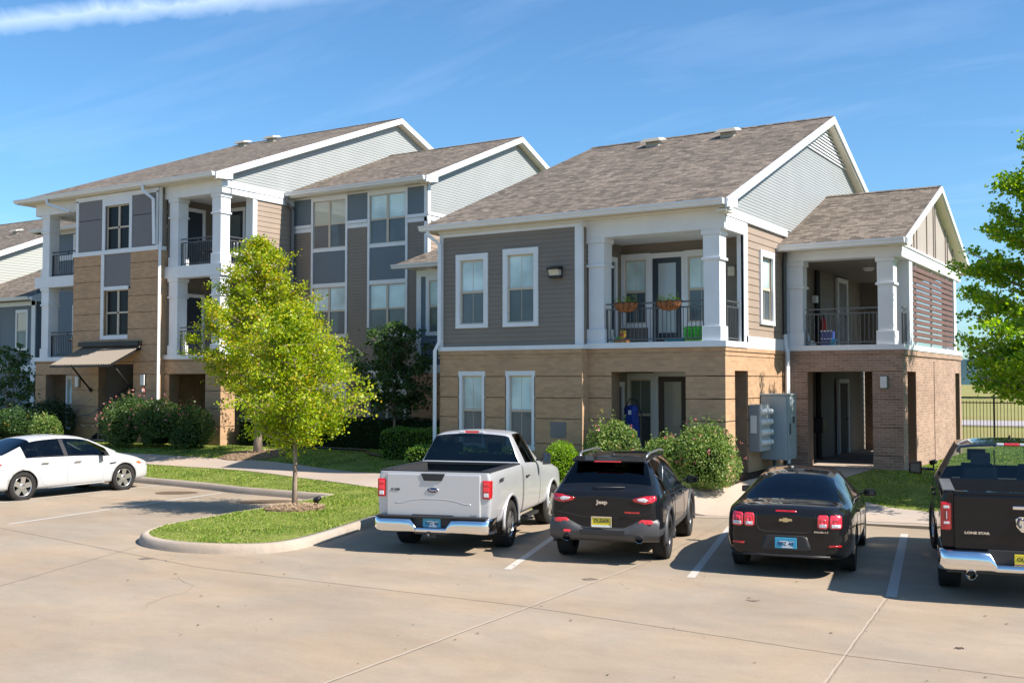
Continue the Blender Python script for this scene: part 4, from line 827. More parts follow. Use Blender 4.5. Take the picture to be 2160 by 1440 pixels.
def shrub(name,c,rx,ry,h,n,leaf,mt,label,group=None,flowers=0,seed=1,lump=.3,fl=PINK,fs=.055,cat='shrub',shoots=26):
    x,y=c; z=gz(x,y); rt=empty(name,(x,y,z),label,cat,group); k=1/(1+lump*.7); rx*=k; ry*=k
    p,d=blob_pts((x,y,z+h*.47),rx,ry,h*.5*k,n,seed,lump=lump,lumps=16,zmin=z+.03); p=list(map(tuple,p)); d=list(map(tuple,d*.5)); rd=random.Random(seed); tips=[]
    for _ in range(shoots if lump>.1 else 0):     # stray shoots above the mass
        a=rd.uniform(0,2*PI); r=rd.random()**.5; b0=Vector((x+rx*r*math.cos(a),y+ry*r*math.sin(a),z+h*(.86-.35*r*r))); t=Vector((math.cos(a)*.35*r+rd.gauss(0,.15),math.sin(a)*.35*r+rd.gauss(0,.15),1)).normalized(); l=rd.uniform(.12,.34)*h
        for i in range(16): q=b0+t*l*rd.random(); p.append((q.x+rd.gauss(0,.025),q.y+rd.gauss(0,.025),q.z+rd.gauss(0,.02))); d.append((rd.gauss(0,1),rd.gauss(0,1),.3))
        tips.append(tuple(b0+t*l))
    S=[leaf]*len(p); M=[0]*len(p)
    if flowers:
        q,dd=blob_pts((x,y,z+h*.47),rx*1.02,ry*1.02,h*.51*k,flowers,seed,shell=.97,lump=lump,lumps=16,zmin=z+.2); q=[tuple(v) for v in q[(dd[:,2]>-.2)]]+rd.sample(tips,min(len(tips),flowers//4))
        for c_ in q:
            if rd.random()<.25: continue
            for _ in range(rd.choice((3,5,8))): p.append(tuple(np.array(c_)+rng.normal(size=3)*.02)); d.append((rd.gauss(0,.5),rd.gauss(0,.5),.5)); S.append(fs*rd.uniform(.6,1.1)); M.append(1)
    o=leaf_object('foliage',p,np.array(S),mt,rt,out=np.array(d),up=.6,aspect=.65)
    if flowers: o.data.materials.append(fl); o.data.polygons.foreach_set('material_index',np.array(M,dtype=np.int32))
    co=MB(); co.lathe([(0.01,h*.1),(.45,h*.1),(.66,h*.33),(.55,h*.58),(.3,h*.72),(.01,h*.75)],(0,0,0),seg=10); co.v=[(x+a*rx,y+b*ry,z+cc) for a,b,cc in co.v]; co.build('shadow_core',CORE,rt)  # solid near-black core; the shade inside the leaves is its colour
    return rt
RG='flowering rose shrubs along the building'
shrub('rose_shrub',(-10.98,21.75),.66,.55,1.3,5600,.058,LF_R,'rose bush with pink flowers between the clipped ball and the blue bag on the patio',RG,34,3)
shrub('rose_shrub',(-9.6,21.7),.58,.5,1.0,4600,.058,LF_R,'rose bush directly below the patio door of the two storey block',RG,20,4)
shrub('rose_shrub',(-8.75,21.85),.78,.62,1.42,7600,.056,LF_R,'largest rose bush with pink flowers at the building corner beside the meter boxes',RG,56,5,lump=.4,shoots=44)
shrub('ball_shrub',(-11.92,21.15),.43,.43,.98,5600,.042,LF_G,'round clipped green ball shrub behind the black suv',None,0,6,lump=.05)
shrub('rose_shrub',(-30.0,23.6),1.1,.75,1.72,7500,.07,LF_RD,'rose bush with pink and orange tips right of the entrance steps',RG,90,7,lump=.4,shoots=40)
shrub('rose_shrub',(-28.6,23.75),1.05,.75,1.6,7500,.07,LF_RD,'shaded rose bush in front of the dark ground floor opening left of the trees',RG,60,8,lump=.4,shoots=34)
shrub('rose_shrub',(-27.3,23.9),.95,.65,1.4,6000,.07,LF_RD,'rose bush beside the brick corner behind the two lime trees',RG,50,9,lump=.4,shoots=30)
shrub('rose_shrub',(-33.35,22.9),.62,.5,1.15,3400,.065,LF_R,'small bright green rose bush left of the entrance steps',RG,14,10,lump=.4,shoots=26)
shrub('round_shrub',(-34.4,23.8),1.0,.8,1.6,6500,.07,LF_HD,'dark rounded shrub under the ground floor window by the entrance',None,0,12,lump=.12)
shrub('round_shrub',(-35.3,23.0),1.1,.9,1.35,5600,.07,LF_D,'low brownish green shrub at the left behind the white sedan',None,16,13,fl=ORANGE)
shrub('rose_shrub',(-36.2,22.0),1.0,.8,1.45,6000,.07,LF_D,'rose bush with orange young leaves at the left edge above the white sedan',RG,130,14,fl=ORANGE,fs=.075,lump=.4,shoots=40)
def hedge(name,P,w,h,n,leaf,mt,label,group):
    P=[Vector(p) for p in P]; c=sum(P,Vector((0,0)))/len(P); rt=empty(name,(c.x,c.y,gz(c.x,c.y)),label,'hedge',group); L=sum((b-a).length for a,b in zip(P,P[1:])); pts=[];out=[]
    m=MB()
    for a,b in zip(P,P[1:]):
        t=(b-a).normalized(); nn=Vector((-t.y,t.x)); l=(b-a).length; k=int(n*l/L)
        for _ in range(k):
            u=random.uniform(-.1,l+.1); f=random.random(); q=random.uniform(-1,1); v=random.random()
            if f<.45: o=Vector((nn.x*q*w/2,nn.y*q*w/2)); zz=h+random.gauss(0,.025)-.08*abs(q)**4; d=(0,0,1)
            else: sg=random.choice((-1,1)); o=nn*sg*(w/2+random.gauss(0,.025)); zz=v*h; d=(nn.x*sg,nn.y*sg,.2)
            p=a+t*u+o; wv=.03*math.sin(u*5+h)+.02*math.sin(u*13); pts.append((p.x,p.y,gz(p.x,p.y)+max(.03,zz+wv*(zz/h)))); out.append(d)
        q0=nn*(w/2-.04); z0=gz(a.x,a.y); z1=gz(b.x,b.y)
        m.add([(*(a-q0),z0),(*(b-q0),z1),(*(b+q0),z1),(*(a+q0),z0),(*(a-q0),z0+h-.04),(*(b-q0),z1+h-.04),(*(b+q0),z1+h-.04),(*(a+q0),z0+h-.04)],[(0,3,2,1),(4,5,6,7),(0,1,5,4),(1,2,6,5),(2,3,7,6),(3,0,4,7)])
    m.build('shadow_core',CORE,rt); leaf_object('foliage',pts,leaf,mt,rt,out=np.array(out)*.6,aspect=.6)  # dark box inside the hedge, inner shade put into its colour
HG='clipped hedges along the building'
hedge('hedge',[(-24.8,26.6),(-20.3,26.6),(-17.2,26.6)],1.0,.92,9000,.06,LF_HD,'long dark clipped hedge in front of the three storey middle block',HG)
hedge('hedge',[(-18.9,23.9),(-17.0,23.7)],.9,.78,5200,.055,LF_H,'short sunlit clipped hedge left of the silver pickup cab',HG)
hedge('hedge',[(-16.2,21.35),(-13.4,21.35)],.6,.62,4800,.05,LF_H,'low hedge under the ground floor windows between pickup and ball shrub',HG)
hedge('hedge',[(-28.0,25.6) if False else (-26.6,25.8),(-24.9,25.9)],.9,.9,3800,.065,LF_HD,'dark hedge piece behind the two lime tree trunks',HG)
# ground cover at the ramp corner
def cover(poly,n,leaf,mt,label,h=.16,nm='ground_cover'):
    xs=[p[0] for p in poly]; ys=[p[1] for p in poly]; out=[]
    def inside(x,y):
        c=False; j=len(poly)-1
        for i in range(len(poly)):
            if (poly[i][1]>y)!=(poly[j][1]>y) and x<(poly[j][0]-poly[i][0])*(y-poly[i][1])/(poly[j][1]-poly[i][1])+poly[i][0]: c=not c
            j=i
        return c
    while len(out)<n:
        x=random.uniform(min(xs),max(xs)); y=random.uniform(min(ys),max(ys))
        if inside(x,y): out.append((x,y,gz(x,y)+random.random()**.6*h*(1+.3*math.sin(x*9)*math.cos(y*7))))
    tag(leaf_object(nm,out,leaf,mt,None,up=1.2,aspect=.6),label,'ground cover',kind='stuff')
cover([(-13.4,20.65),(-9.35,20.95),(-9.25,21.7),(-8.5,22.2),(-9.4,22.2),(-12.5,21.9),(-13.8,21.5)],9000,.06,LF_G,'low green ground cover spreading at the foot of the rose bushes')
# grass blades on the lawns: nobody could count them
def blades(poly,dens,h,name,label):
    P=np.array(poly); x0,y0=P.min(0); x1,y1=P.max(0); n=int((x1-x0)*(y1-y0)*dens); X=rng.uniform(x0,x1,n); Y=rng.uniform(y0,y1,n); c=np.zeros(n,bool); j=len(P)-1
    for i in range(len(P)):
        cond=((P[i,1]>Y)!=(P[j,1]>Y))&(X<(P[j,0]-P[i,0])*(Y-P[i,1])/(P[j,1]-P[i,1]+1e-12)+P[i,0]); c^=cond; j=i
    X=X[c];Y=Y[c]; 
    # thin out with the distance from the camera
    d=np.hypot(X,Y); keep=rng.random(len(X))<np.clip(18/d,.15,1)**1.2*np.clip(.75+.6*np.sin(X*1.3+2*np.sin(Y*.9))*np.cos(Y*1.7+X*.5)+.35*np.sin(X*5.1)*np.sin(Y*4.3),.22,1); X=X[keep];Y=Y[keep]; n=len(X)
    Z=np.array([gz(a,b) for a,b in zip(X,Y)]); pat=.75+.5*np.sin(X*2.1+np.sin(Y*1.7)*1.3)*np.cos(Y*2.6+X*.7); hh=h*rng.uniform(.5,1.3,n)*np.clip(pat,.5,1.3); a=rng.uniform(0,2*PI,n); lx=rng.normal(0,.4,n)*hh; ly=rng.normal(0,.4,n)*hh; w=.012*np.clip(d[c.nonzero()[0]][0] if False else np.hypot(X,Y)/14,1,2.5)
    V=np.zeros((n,3,3)); V[:,0]=np.stack([X-np.cos(a)*w,Y-np.sin(a)*w,Z-.005],1); V[:,1]=np.stack([X+np.cos(a)*w,Y+np.sin(a)*w,Z-.005],1); V[:,2]=np.stack([X+lx,Y+ly,Z+hh],1)
    me=bpy.data.meshes.new(name); me.vertices.add(3*n); me.vertices.foreach_set('co',V.ravel()); me.loops.add(3*n); me.loops.foreach_set('vertex_index',np.arange(3*n,dtype=np.int32)); me.polygons.add(n); me.polygons.foreach_set('loop_start',np.arange(0,3*n,3,dtype=np.int32)); me.polygons.foreach_set('loop_total',np.full(n,3,dtype=np.int32)); me.update(calc_edges=True); me.materials.append(GRASS); o=bpy.data.objects.new(name,me); COL.objects.link(o); tag(o,label,'grass',kind='stuff')
GRASS=leafmat('grass_blades',[(.10,.18,.02),(.165,.26,.03),(.26,.33,.05),(.40,.38,.13)],.35,.6)
blades(edge+[(-9.15,20.9)]+NE[::-1],1100,.032,'grass','short mown grass on the kerbed island and verge')
blades([p for p in FE if p[0]>-41]+[(-12,22.1),(-15.9,22.0),(-15.9,27.5),(-26.9,27.5),(-26.9,24.9),(-41,24.9)],520,.035,'grass','shaded mown grass between the footpath and the building')
blades([(-4.4,22.75),(0,23.1),(6,23.4),(6,42),(-5.5,42),(-5.6,26.5),(-6.3,26.4),(-6.75,25.0),(-6.5,24.0),(-5.95,23.25),(-5.2,22.85)],600,.035,'grass','bright mown grass beside the brick wing')
# wrought iron fence
fr=empty('metal_fence',(-5,42.3,gz(-5,43)),'black metal picket fence across the grass behind the brick wing','fence'); m=MB(); zf=.42
for i in range(150): x=-7.5+i*.115; m.box(x,x+.018,42.3,42.318,zf+.05,zf+1.62)
m.build('pickets',METALB,fr).__setitem__('kind','stuff'); m=MB(); m.box(-7.5,10,42.29,42.325,zf+1.72,zf+1.76); m.box(-7.5,10,42.29,42.325,zf+1.52,zf+1.56); m.box(-7.5,10,42.29,42.325,zf+.1,zf+.14); m.build('fence_rail',METALB,fr)
for x in (-7.4,-5.9,-3.5,-1.1,1.3): m=MB(); m.box(x,x+.06,42.27,42.34,zf-.05,zf+1.85); m.build('fence_post',METALB,fr)
# far trees beyond the field
def far_tree(x,y,w,h,seed,label):
    rt=empty('field_tree',(x,y,.3),label,'tree','trees beyond the field'); p,d=blob_pts((x,y,.3+h*.55),w,w*.8,h*.5,1500,seed,lump=.35,lumps=10,zmin=.4); leaf_object('crown',p,w*.13,FARL,rt,out=d*.4,aspect=.8); t=MB(); t.tube([(x,y,0),(x,y,h*.5)],[w*.07,w*.04],6); t.build('trunk',BARK,rt)
FT_=[(-16,170,9,9,'leftmost'),(-3,165,8,7.5,'second from the left'),(10,176,11,10,'third from the left'),(26,170,10,8,'fourth from the left'),(42,180,12,9,'fifth from the left'),(60,176,10,8,'rightmost')]
for i,(x,y,w,h,wd) in enumerate(FT_): far_tree(x,y,w,h,70+i,'hazy round tree beyond the dry field, '+wd+' of the row')
m=MB()
n=60
for k in range(n):
    x=-900+k*34; m.add([(x,900,0),(x+36,900,0),(x+36,902,18+9*math.sin(k*1.3)+5*math.sin(k*2.9)),(x,902,18+9*math.sin((k-1)*1.3)+5*math.sin((k-1)*2.9))],[(0,1,2,3)])
m2=MB(); 
for k in range(n):
    x=-900+k*34; h0=18+9*math.sin((k-1)*1.3)+5*math.sin((k-1)*2.9); h1=18+9*math.sin(k*1.3)+5*math.sin(k*2.9)
    m2.add([(x,900,0),(x+34,900,0),(x+34,915,h1),(x,915,h0),(x+34,990,0),(x,990,0)],[(0,1,2,3),(3,2,4,5)])
tag(m2.build('wooded_hills',vary(mat('hazy_far_woods',(.07,.125,.14),1,spec=0),.03,.3)),kind='structure')  # bluish distance haze put into the base colour of the woods
# ================================================================= fixtures
WARMW=mat('fixture_white',(.62,.62,.60),.4); LENS=mat('lamp_lens',(.5,.48,.42),.15,coat=1); REDP=mat('red_paint',(.55,.03,.03),.4)
def sconce(loc,w,h,label,group=None):
    x,y,z=loc; rt=empty('wall_lamp',loc,label,'wall lamp',group); m=MB(); m.box(x-w/2,x+w/2,y-.02,y,z-h/2,z+h/2); m.build('back_plate',METALG,rt); m=MB(); m.box(x-w*.42,x+w*.42,y-.1,y-.02,z-h*.44,z+h*.44); m.build('lamp_shade',WARMW,rt,bevel=.015); return rt
sconce((-6.08,26.47,2.71),.19,.32,'square white wall lamp on the brown brick pillar of the breezeway','wall lamps beside the openings'); sconce((-34.02,24.66,2.72),.2,.42,'white wall lamp left of the entrance, behind the awning strut','wall lamps beside the openings'); sconce((-30.46,24.66,2.78),.2,.42,'white wall lamp right of the entrance above the round red alarm','wall lamps beside the openings')
rt=empty('alarm_bell',(-30.46,24.66,2.41),'small round red and white alarm below the lamp right of the entrance','alarm'); m=MB(); m.lathe([(0.001,-.07),(.09,-.06),(.105,0)],(-30.46,24.67,2.41),'y'); m.build('bell',mat('alarm_pink',(.6,.25,.2),.4),rt)
m=MB(); m.box(-30.49,-30.43,24.58,24.61,2.38,2.46); m.build('strobe',WARMW,rt)
rt=empty('floodlight',(-12.6,22.0,5.3),'black wall floodlight on the grey siding right of the two upper windows','floodlight'); m=MB(); m.box(-12.68,-12.4,21.99,22.03,5.2,5.44); m.add([(-12.70,21.78,5.40),(-12.38,21.78,5.40),(-12.38,22.02,5.45),(-12.70,22.02,5.45),(-12.70,21.78,5.36),(-12.38,21.78,5.36),(-12.38,22.02,5.36),(-12.70,22.02,5.36)],[(0,1,2,3),(4,7,6,5),(0,4,5,1),(1,5,6,2),(2,6,7,3),(3,7,4,0)]); m.box(-12.7,-12.38,21.88,22.0,5.17,5.22); m.build('housing',METALB,rt)
m=MB(); m.poly_prism([(-12.67,21.82,5.36),(-12.67,22.0,5.36),(-12.67,22.0,5.21),(-12.67,21.9,5.21)],(.26,0,0)); m.build('lens',LENS,rt)
rt=empty('wall_lamp',(-8.95,24.09,5.3),'cream box lamp on the porch back wall seen right of the corner column','wall lamp','wall lamps beside the openings'); m=MB(); m.box(-9.05,-8.87,23.97,24.1,5.2,5.43); m.build('lamp_shade',mat('cream_lamp',(.6,.55,.42),.4),rt,bevel=.02)
def dome(x,y,z,label): rt=empty('ceiling_lamp',(x,y,z),label,'ceiling lamp'); m=MB(); m.lathe([(.001,-.1),(.1,-.09),(.15,-.04),(.16,0)],(x,y,z),seg=16); m.build('lamp_shade',WARMW,rt)
dome(-7.1,29.3,5.77,'round ceiling lamp in the upper breezeway')
for y,z,l in ((27.4,5.25,'small box emergency lamp high on the breezeway wall near the left column'),(28.9,4.95,'small box emergency lamp in the middle of the upper breezeway wall')):
    rt=empty('wall_lamp',(-8.46,y,z),l,'wall lamp','breezeway lamps'); m=MB(); m.box(-8.49,-8.36,y-.09,y+.09,z-.1,z+.1); m.build('lamp_shade',WARMW,rt,bevel=.02)
rt=empty('fire_extinguisher',(-8.4,29.5,4.2),'red fire extinguisher hanging on the upper breezeway wall','fire extinguisher'); m=MB(); m.lathe([(.001,0),(.08,.01),(.085,.35),(.05,.44),(.03,.5),(.001,.5)],(-8.38,29.5,4.0),seg=14); m.build('cylinder',REDP,rt); m=MB(); m.box(-8.42,-8.34,29.46,29.54,4.5,4.56); m.build('valve',METALB,rt)
rt=empty('pipe_box',(-8.35,29.1,1.6),'black utility box on the pipe in the lower breezeway','utility box'); m=MB(); m.box(-8.5,-8.25,28.9,29.3,1.35,1.75); m.build('case',METALB,rt,bevel=.02)
# electrical cabinets
ELEC=vary(mat('grey_enamel',(.27,.33,.35),.45),2,.08); ELECD=mat('grey_enamel_dark',(.20,.225,.235),.5)
rt=empty('switchgear_cabinet',(-8.15,24.95,gz(-8.15,24.95)),'tall blue grey electrical cabinet standing at the building corner by the breezeway','electrical cabinet'); m=MB(); m.box(-8.47,-7.86,24.55,25.3,.9,2.40); m.box(-8.48,-7.83,24.53,25.33,2.40,2.44); m.build('case',ELEC,rt,bevel=.012)
m=MB(); m.box(-7.86,-7.835,24.62,25.24,.98,2.3); m.build('front_panel',ELEC,rt,bevel=.01); m=MB(); m.box(-7.835,-7.81,24.7,24.76,1.5,1.75); m.box(-7.835,-7.825,24.95,25.1,1.75,1.9); m.build('latch',METALG,rt); m=MB(); m.tube([(-8.2,24.7,.3),(-8.2,24.7,.95)],.045,8); m.tube([(-8.05,25.1,.3),(-8.05,25.1,.95)],.045,8); m.build('conduit',METALG,rt)
rt=empty('meter_bank',(-8.3,24.2,1.7),'smaller electrical cabinet with twelve round meters fixed to the sunlit brick wall','meter cabinet'); m=MB(); m.box(-8.47,-8.22,23.72,24.45,1.12,2.20); m.build('case',ELECD,rt,bevel=.012)
m=MB(); m.box(-8.22,-8.20,23.74,24.43,1.14,2.18); m.build('front_panel',mat('pale_enamel',(.40,.42,.42),.4),rt)
m=MB(); m.box(-8.42,-8.28,23.70,23.72,1.55,1.95); m.build('side_label',WARMW,rt)
for i in range(4):
    for j in range(3):
        y=23.88+j*.205; z=1.33+i*.235; m=MB(); m.lathe([(.082,0),(.082,.03),(.07,.04),(.066,.09),(.05,.12),(.001,.13)],(-8.2,y,z),'x',seg=14); m.build('meter',mat('meter_glass',(.55,.57,.54),.15,coat=1) if (i+j)==0 else bpy.data.materials['meter_glass'],rt)
# awning over the entry
rt=empty('entrance_awning',(-32.1,24.65,3.9),'beige ribbed metal awning with two black struts over the entrance','awning'); m=MB()
n=26; x0,x1=-33.85,-30.62
for i in range(n):
    a=lerp(x0,x1,i/n); b=lerp(x0,x1,(i+1)/n); m.add([(a,24.66,3.95),(b-.04,24.66,3.95),(b-.04,23.35,3.30),(a,23.35,3.30)],[(0,1,2,3)]); m.add([(b-.04,24.66,3.95),(b-.03,24.66,3.985),(b-.01,24.66,3.985),(b,24.66,3.95),(b-.04,23.35,3.30),(b-.03,23.35,3.335),(b-.01,23.35,3.335),(b,23.35,3.30)],[(0,1,5,4),(1,2,6,5),(2,3,7,6)])
m.build('awning_sheet',mat('tan_metal',(.175,.145,.115),.5,.0),rt)
m=MB(); m.box(x0-.02,x1+.02,24.5,24.66,3.98,4.14); m.box(x0,x1,23.35,23.42,3.22,3.28); m.box(x0,x1,24.56,24.64,3.8,3.9)
for x in (x0,x1-.05): m.add([(x,24.64,3.9),(x,23.38,3.27),(x,23.38,3.22),(x,24.64,3.85),(x+.05,24.64,3.9),(x+.05,23.38,3.27),(x+.05,23.38,3.22),(x+.05,24.64,3.85)],[(0,1,2,3),(4,7,6,5),(0,4,5,1),(2,6,7,3),(1,5,6,2)])
m.build('awning_frame',METALB,rt)
for x in (-33.3,-31.0): m=MB(); m.tube([(x,23.7,3.42),(x,24.64,2.42)],.035,6); m.tube([(x,24.6,2.46),(x,24.68,2.38)],.06,6); m.build('strut',METALB,rt)
# window boxes / hanging baskets on the balcony rail
COIR=vary(mat('coir_liner',(.26,.10,.035),.95),30,.6,1,80)
def basket(x,label):
    rt=empty('hanging_planter',(x,22.34,4.5),label,'flower basket','coir baskets on the balcony rail'); m=MB(); nn=14
    for j in range(5):
        t=j/4; 
    rings=[(1,0),(.94,-.09),(.76,-.16),(.45,-.2),(.02,-.21)]
    vs=[];fs=[]
    for s,h in rings:
        for k in range(nn): a=2*PI*k/nn; vs.append((x+.31*s*math.cos(a),22.30+.14*s*math.sin(a),4.53+h))
    for j in range(4):
        for k in range(nn): fs.append((j*nn+k,j*nn+(k+1)%nn,(j+1)*nn+(k+1)%nn,(j+1)*nn+k))
    m.add(vs,fs,0,True); m.build('liner',COIR,rt); m=MB(); m.tube([(x+.315*math.cos(a),22.30+.145*math.sin(a),4.535) for a in [2*PI*k/nn for k in range(nn+1)]],.008,5)
    for k in range(7): a=PI+PI*k/6; m.tube([(x+.315*math.cos(a),22.30+.145*math.sin(a),4.53),(x+.25*math.cos(a),22.30+.12*math.sin(a),4.38),(x,22.3,4.31)],.006,4)
    m.build('wire_frame',METALB,rt); leaf_object('plants',[(x+random.uniform(-.26,.26),22.3+random.uniform(-.1,.1),4.56+random.random()**2*.14) for _ in range(120)],.05,LF_G,rt,up=1)
basket(-10.87,'left coir basket with low plants hanging on the balcony rail'); basket(-9.80,'right coir basket with leggy plants hanging on the balcony rail')
# toys and things on the balconies
TOYM={k:mat('toy_'+k,c,.35) for k,c in dict(green=(.05,.5,.03),yellow=(.75,.42,.02),red=(.6,.06,.03),teal=(.02,.3,.35),white=(.7,.7,.68),blue=(.02,.04,.2),cyan=(.02,.35,.55),orange=(.7,.25,.04)).items()}
rt=empty('toy_crate',(-9.38,22.75,3.62),'bright green slatted plastic toy crate on the balcony floor','toy crate'); m=MB()
for i in range(6): x=-9.58+i*.075; m.box(x,x+.055,22.62,22.65,3.66,3.96+.02*(i%2)); m.box(x,x+.055,22.86,22.89,3.66,3.94)
m.box(-9.6,-9.16,22.6,22.9,3.9,3.93); m.box(-9.6,-9.16,22.6,22.9,3.8,3.82); m.build('slats',TOYM['green'],rt,bevel=.008); m=MB(); m.box(-9.55,-9.2,22.62,22.88,3.62,3.72); m.build('base',mat('toy_lime',(.25,.6,.05),.4),rt)
rt=empty('toy_rider',(-11.2,22.68,3.62),'small yellow and red ride-on toy by the left column','toy'); m=MB(); m.box(-11.34,-11.02,22.6,22.8,3.64,3.70); m.lathe([(.001,-.02),(.05,-.02),(.05,.02),(.001,.02)],(-11.1,22.6,3.66),'y'); m.build('base',TOYM['orange'],rt,bevel=.01); m=MB(); m.tube([(-11.2,22.7,3.68),(-11.14,22.7,3.82),(-11.1,22.7,3.92)],[.06,.07,.04],8); m.box(-11.2,-11.08,22.66,22.74,3.84,3.92); m.build('body',TOYM['yellow'],rt); m=MB(); m.tube([(-11.32,22.68,3.68),(-11.24,22.68,3.78)],[.03,.04],8); m.build('tail',TOYM['green'],rt); m=MB(); m.tube([(-11.17,22.62,3.82),(-11.09,22.62,3.84)],[.03,.02],8); m.build('face',TOYM['red'],rt)
rt=empty('white_bottle',(-11.38,22.66,3.62),'small white bottle on the balcony floor beside the left column','bottle'); m=MB(); m.lathe([(.001,0),(.045,0),(.05,.09),(.02,.13),(.02,.16),(.001,.16)],(-11.38,22.66,3.62)); m.build('bottle_body',TOYM['white'],rt)
rt=empty('wading_pool',(-9.85,22.85,3.62),'flat teal plastic tub beside the green toy crate','tub'); m=MB(); m.lathe([(.001,.01),(.26,.01),(.3,.07),(.27,.05),(.001,.02)],(-9.85,22.85,3.62)); m.build('tub_wall',TOYM['teal'],rt)
rt=empty('drinks_crate',(-7.55,26.95,3.62),'dark blue box of bottles on the upper breezeway floor','box'); m=MB(); m.box(-7.7,-7.4,26.85,27.05,3.62,3.98); m.build('carton',TOYM['blue'],rt); m=MB()
for i in range(4): m.box(-7.69+i*.075,-7.64+i*.075,26.83,26.86,3.78,3.80); m.box(-7.69+i*.075,-7.64+i*.075,26.83,26.86,3.97,4.0)
m.build('bottle_caps',TOYM['white'],rt)
rt=empty('watering_can',(-7.38,26.78,3.62),'small cyan plastic can in front of the blue box','watering can'); m=MB(); m.lathe([(.001,0),(.06,0),(.065,.12),(.04,.16),(.001,.16)],(-7.38,26.78,3.62)); m.tube([(-7.34,26.78,3.68),(-7.27,26.78,3.79)],[.02,.012],6); m.build('can_body',TOYM['cyan'],rt)
rt=empty('stuffed_toy',(-7.95,26.8,3.62),'small white plush toy on the breezeway floor by the left column','toy'); m=MB(); m.lathe([(.001,0),(.07,.02),(.08,.07),(.04,.12),(.001,.13)],(-7.9,26.78,3.62)); m.lathe([(.001,0),(.035,.02),(.04,.06),(.001,.1)],(-7.98,26.76,3.72)); m.tube([(-7.99,26.76,3.8),(-8.0,26.76,3.9)],[.015,.01],6); m.tube([(-7.97,26.76,3.8),(-7.96,26.76,3.88)],[.015,.01],6); m.tube([(-7.85,26.76,3.66),(-7.78,26.74,3.63)],[.03,.02],6); m.build('plush_body',TOYM['white'],rt)
# blue folded cover standing on the patio
rt=empty('folded_camp_chair',(-11.0,23.0,.66),'blue folded chair bag standing on the ground floor patio','folded chair'); m=MB()
BL=vary(mat('blue_fabric',(.01,.035,.25),.7),6,.4)
m.add([(-11.34,23.0,1.1),(-11.0,22.95,1.1),(-10.86,23.1,1.1),(-11.24,23.15,1.1),(-11.3,23.02,2.14),(-11.04,22.98,2.2),(-10.94,23.08,2.16),(-11.2,23.12,2.08)],[(0,3,2,1),(4,5,6,7),(0,1,5,4),(1,2,6,5),(2,3,7,6),(3,0,4,7)]); m.build('fabric',BL,rt,bevel=.03)
m=MB(); m.tube([(-11.28,23.0,.68),(-11.22,23.0,2.15),(-11.12,23.0,2.32),(-10.95,23.0,2.28),(-10.8,23.0,1.9),(-10.72,23.0,1.4),(-10.75,23.0,.9)],.014,6); m.tube([(-11.0,22.92,.68),(-11.1,23.05,2.3)],.012,6); m.tube([(-11.28,22.95,1.5),(-10.95,22.93,1.48)],.01,5); m.build('frame',METALB,rt)
m=MB(); m.box(-11.13,-11.06,22.925,22.95,1.95,2.05); m.build('tag',TOYM['white'],rt)
# third floor balcony furniture (left block): barbecue, chair, striped cushion
rt=empty('kettle_grill',(-28.5,25.7,6.67),'black barbecue grill on the top left balcony','barbecue'); m=MB(); m.box(-28.85,-28.15,25.5,25.9,7.2,7.55); m.box(-28.8,-28.2,25.55,25.85,6.7,7.15); m.build('body',METALB,rt,bevel=.04); m=MB(); m.box(-29.05,-27.95,25.52,25.88,7.5,7.53); m.build('shelf',METALG,rt)
rt=empty('patio_chair',(-27.75,25.9,6.67),'patio chair with black and white striped cushion on the top balcony behind the corner column','chair'); m=MB()
for i in range(6): m.box(-27.7+i*.09,-27.66+i*.09,26.1,26.13,7.1,7.5,i%2)
m.box(-27.72,-27.15,25.6,26.1,7.02,7.1,0); m.build('cushion',[TOYM['white'],METALB],rt); m=MB()
for x in (-27.7,-27.2):
    for y in (25.62,26.1): m.tube([(x,y,6.67),(x,y,7.05)],.014,5)
m.build('frame',METALB,rt)
rt=empty('patio_table',(-35.7,25.9,3.64),'round brown table piled with things on the left second floor balcony','table'); m=MB(); m.lathe([(.001,.0),(.4,.0),(.4,.04),(.001,.04)],(-35.6,25.8,4.24)); m.build('tabletop',mat('brown_table',(.20,.07,.03),.5),rt); m=MB(); m.tube([(-35.6,25.8,3.64),(-35.6,25.8,4.24)],.03,6); m.lathe([(.001,0),(.3,0),(.3,.03),(.001,.04)],(-35.6,25.8,3.64)); m.build('table_leg',METALB,rt)
rt=empty('string_planter',(-35.75,25.75,4.28),'low tray of white and blue pots on the balcony table','pots'); m=MB()
for i in range(4): m.lathe([(.001,0),(.05,0),(.065,.1),(.001,.1)],(-35.85+i*.14,25.7,4.28),mi=i%2)
m.build('pot',[TOYM['white'],TOYM['teal']],rt)
# irrigation hose and sprinkler on the lawn
m=MB(); P=[(-25.3,25.2),(-23.8,25.3),(-22.3,25.2),(-20.9,25.0),(-19.8,24.0),(-18.4,23.5),(-17.3,23.3)]; m.tube([(p.x,p.y,gz(p.x,p.y)+.05) for p in smooth_path(P,n=5)],.035,6); tag(m.build('drain_hose',METALB),'black hose lying across the shaded lawn left of the pickup','hose')
for (x,y,l) in ((-15.05,16.55,'small black garden lamp in the mulch right of the island tree'),(-5.15,27.3,'small black ground lamp at the foot of the sunlit brick wall')):
    z=gz(x,y); rt=empty('ground_lamp',(x,y,z),l,'ground lamp'); m=MB(); m.tube([(x,y,z),(x,y,z+.12)],.02,6); m.tube([(x-.07,y,z+.15),(x+.07,y-.03,z+.2)],[.06,.05],8); m.build('lamp_head',METALB,rt)
rt=empty('air_conditioner',(-17.4,24.9,.6),'grey air conditioner unit behind the short sunlit hedge','air conditioner'); m=MB(); m.box(-17.9,-17.05,24.5,25.3,.6,1.42); m.build('case',ELECD,rt,bevel=.02); m=MB()
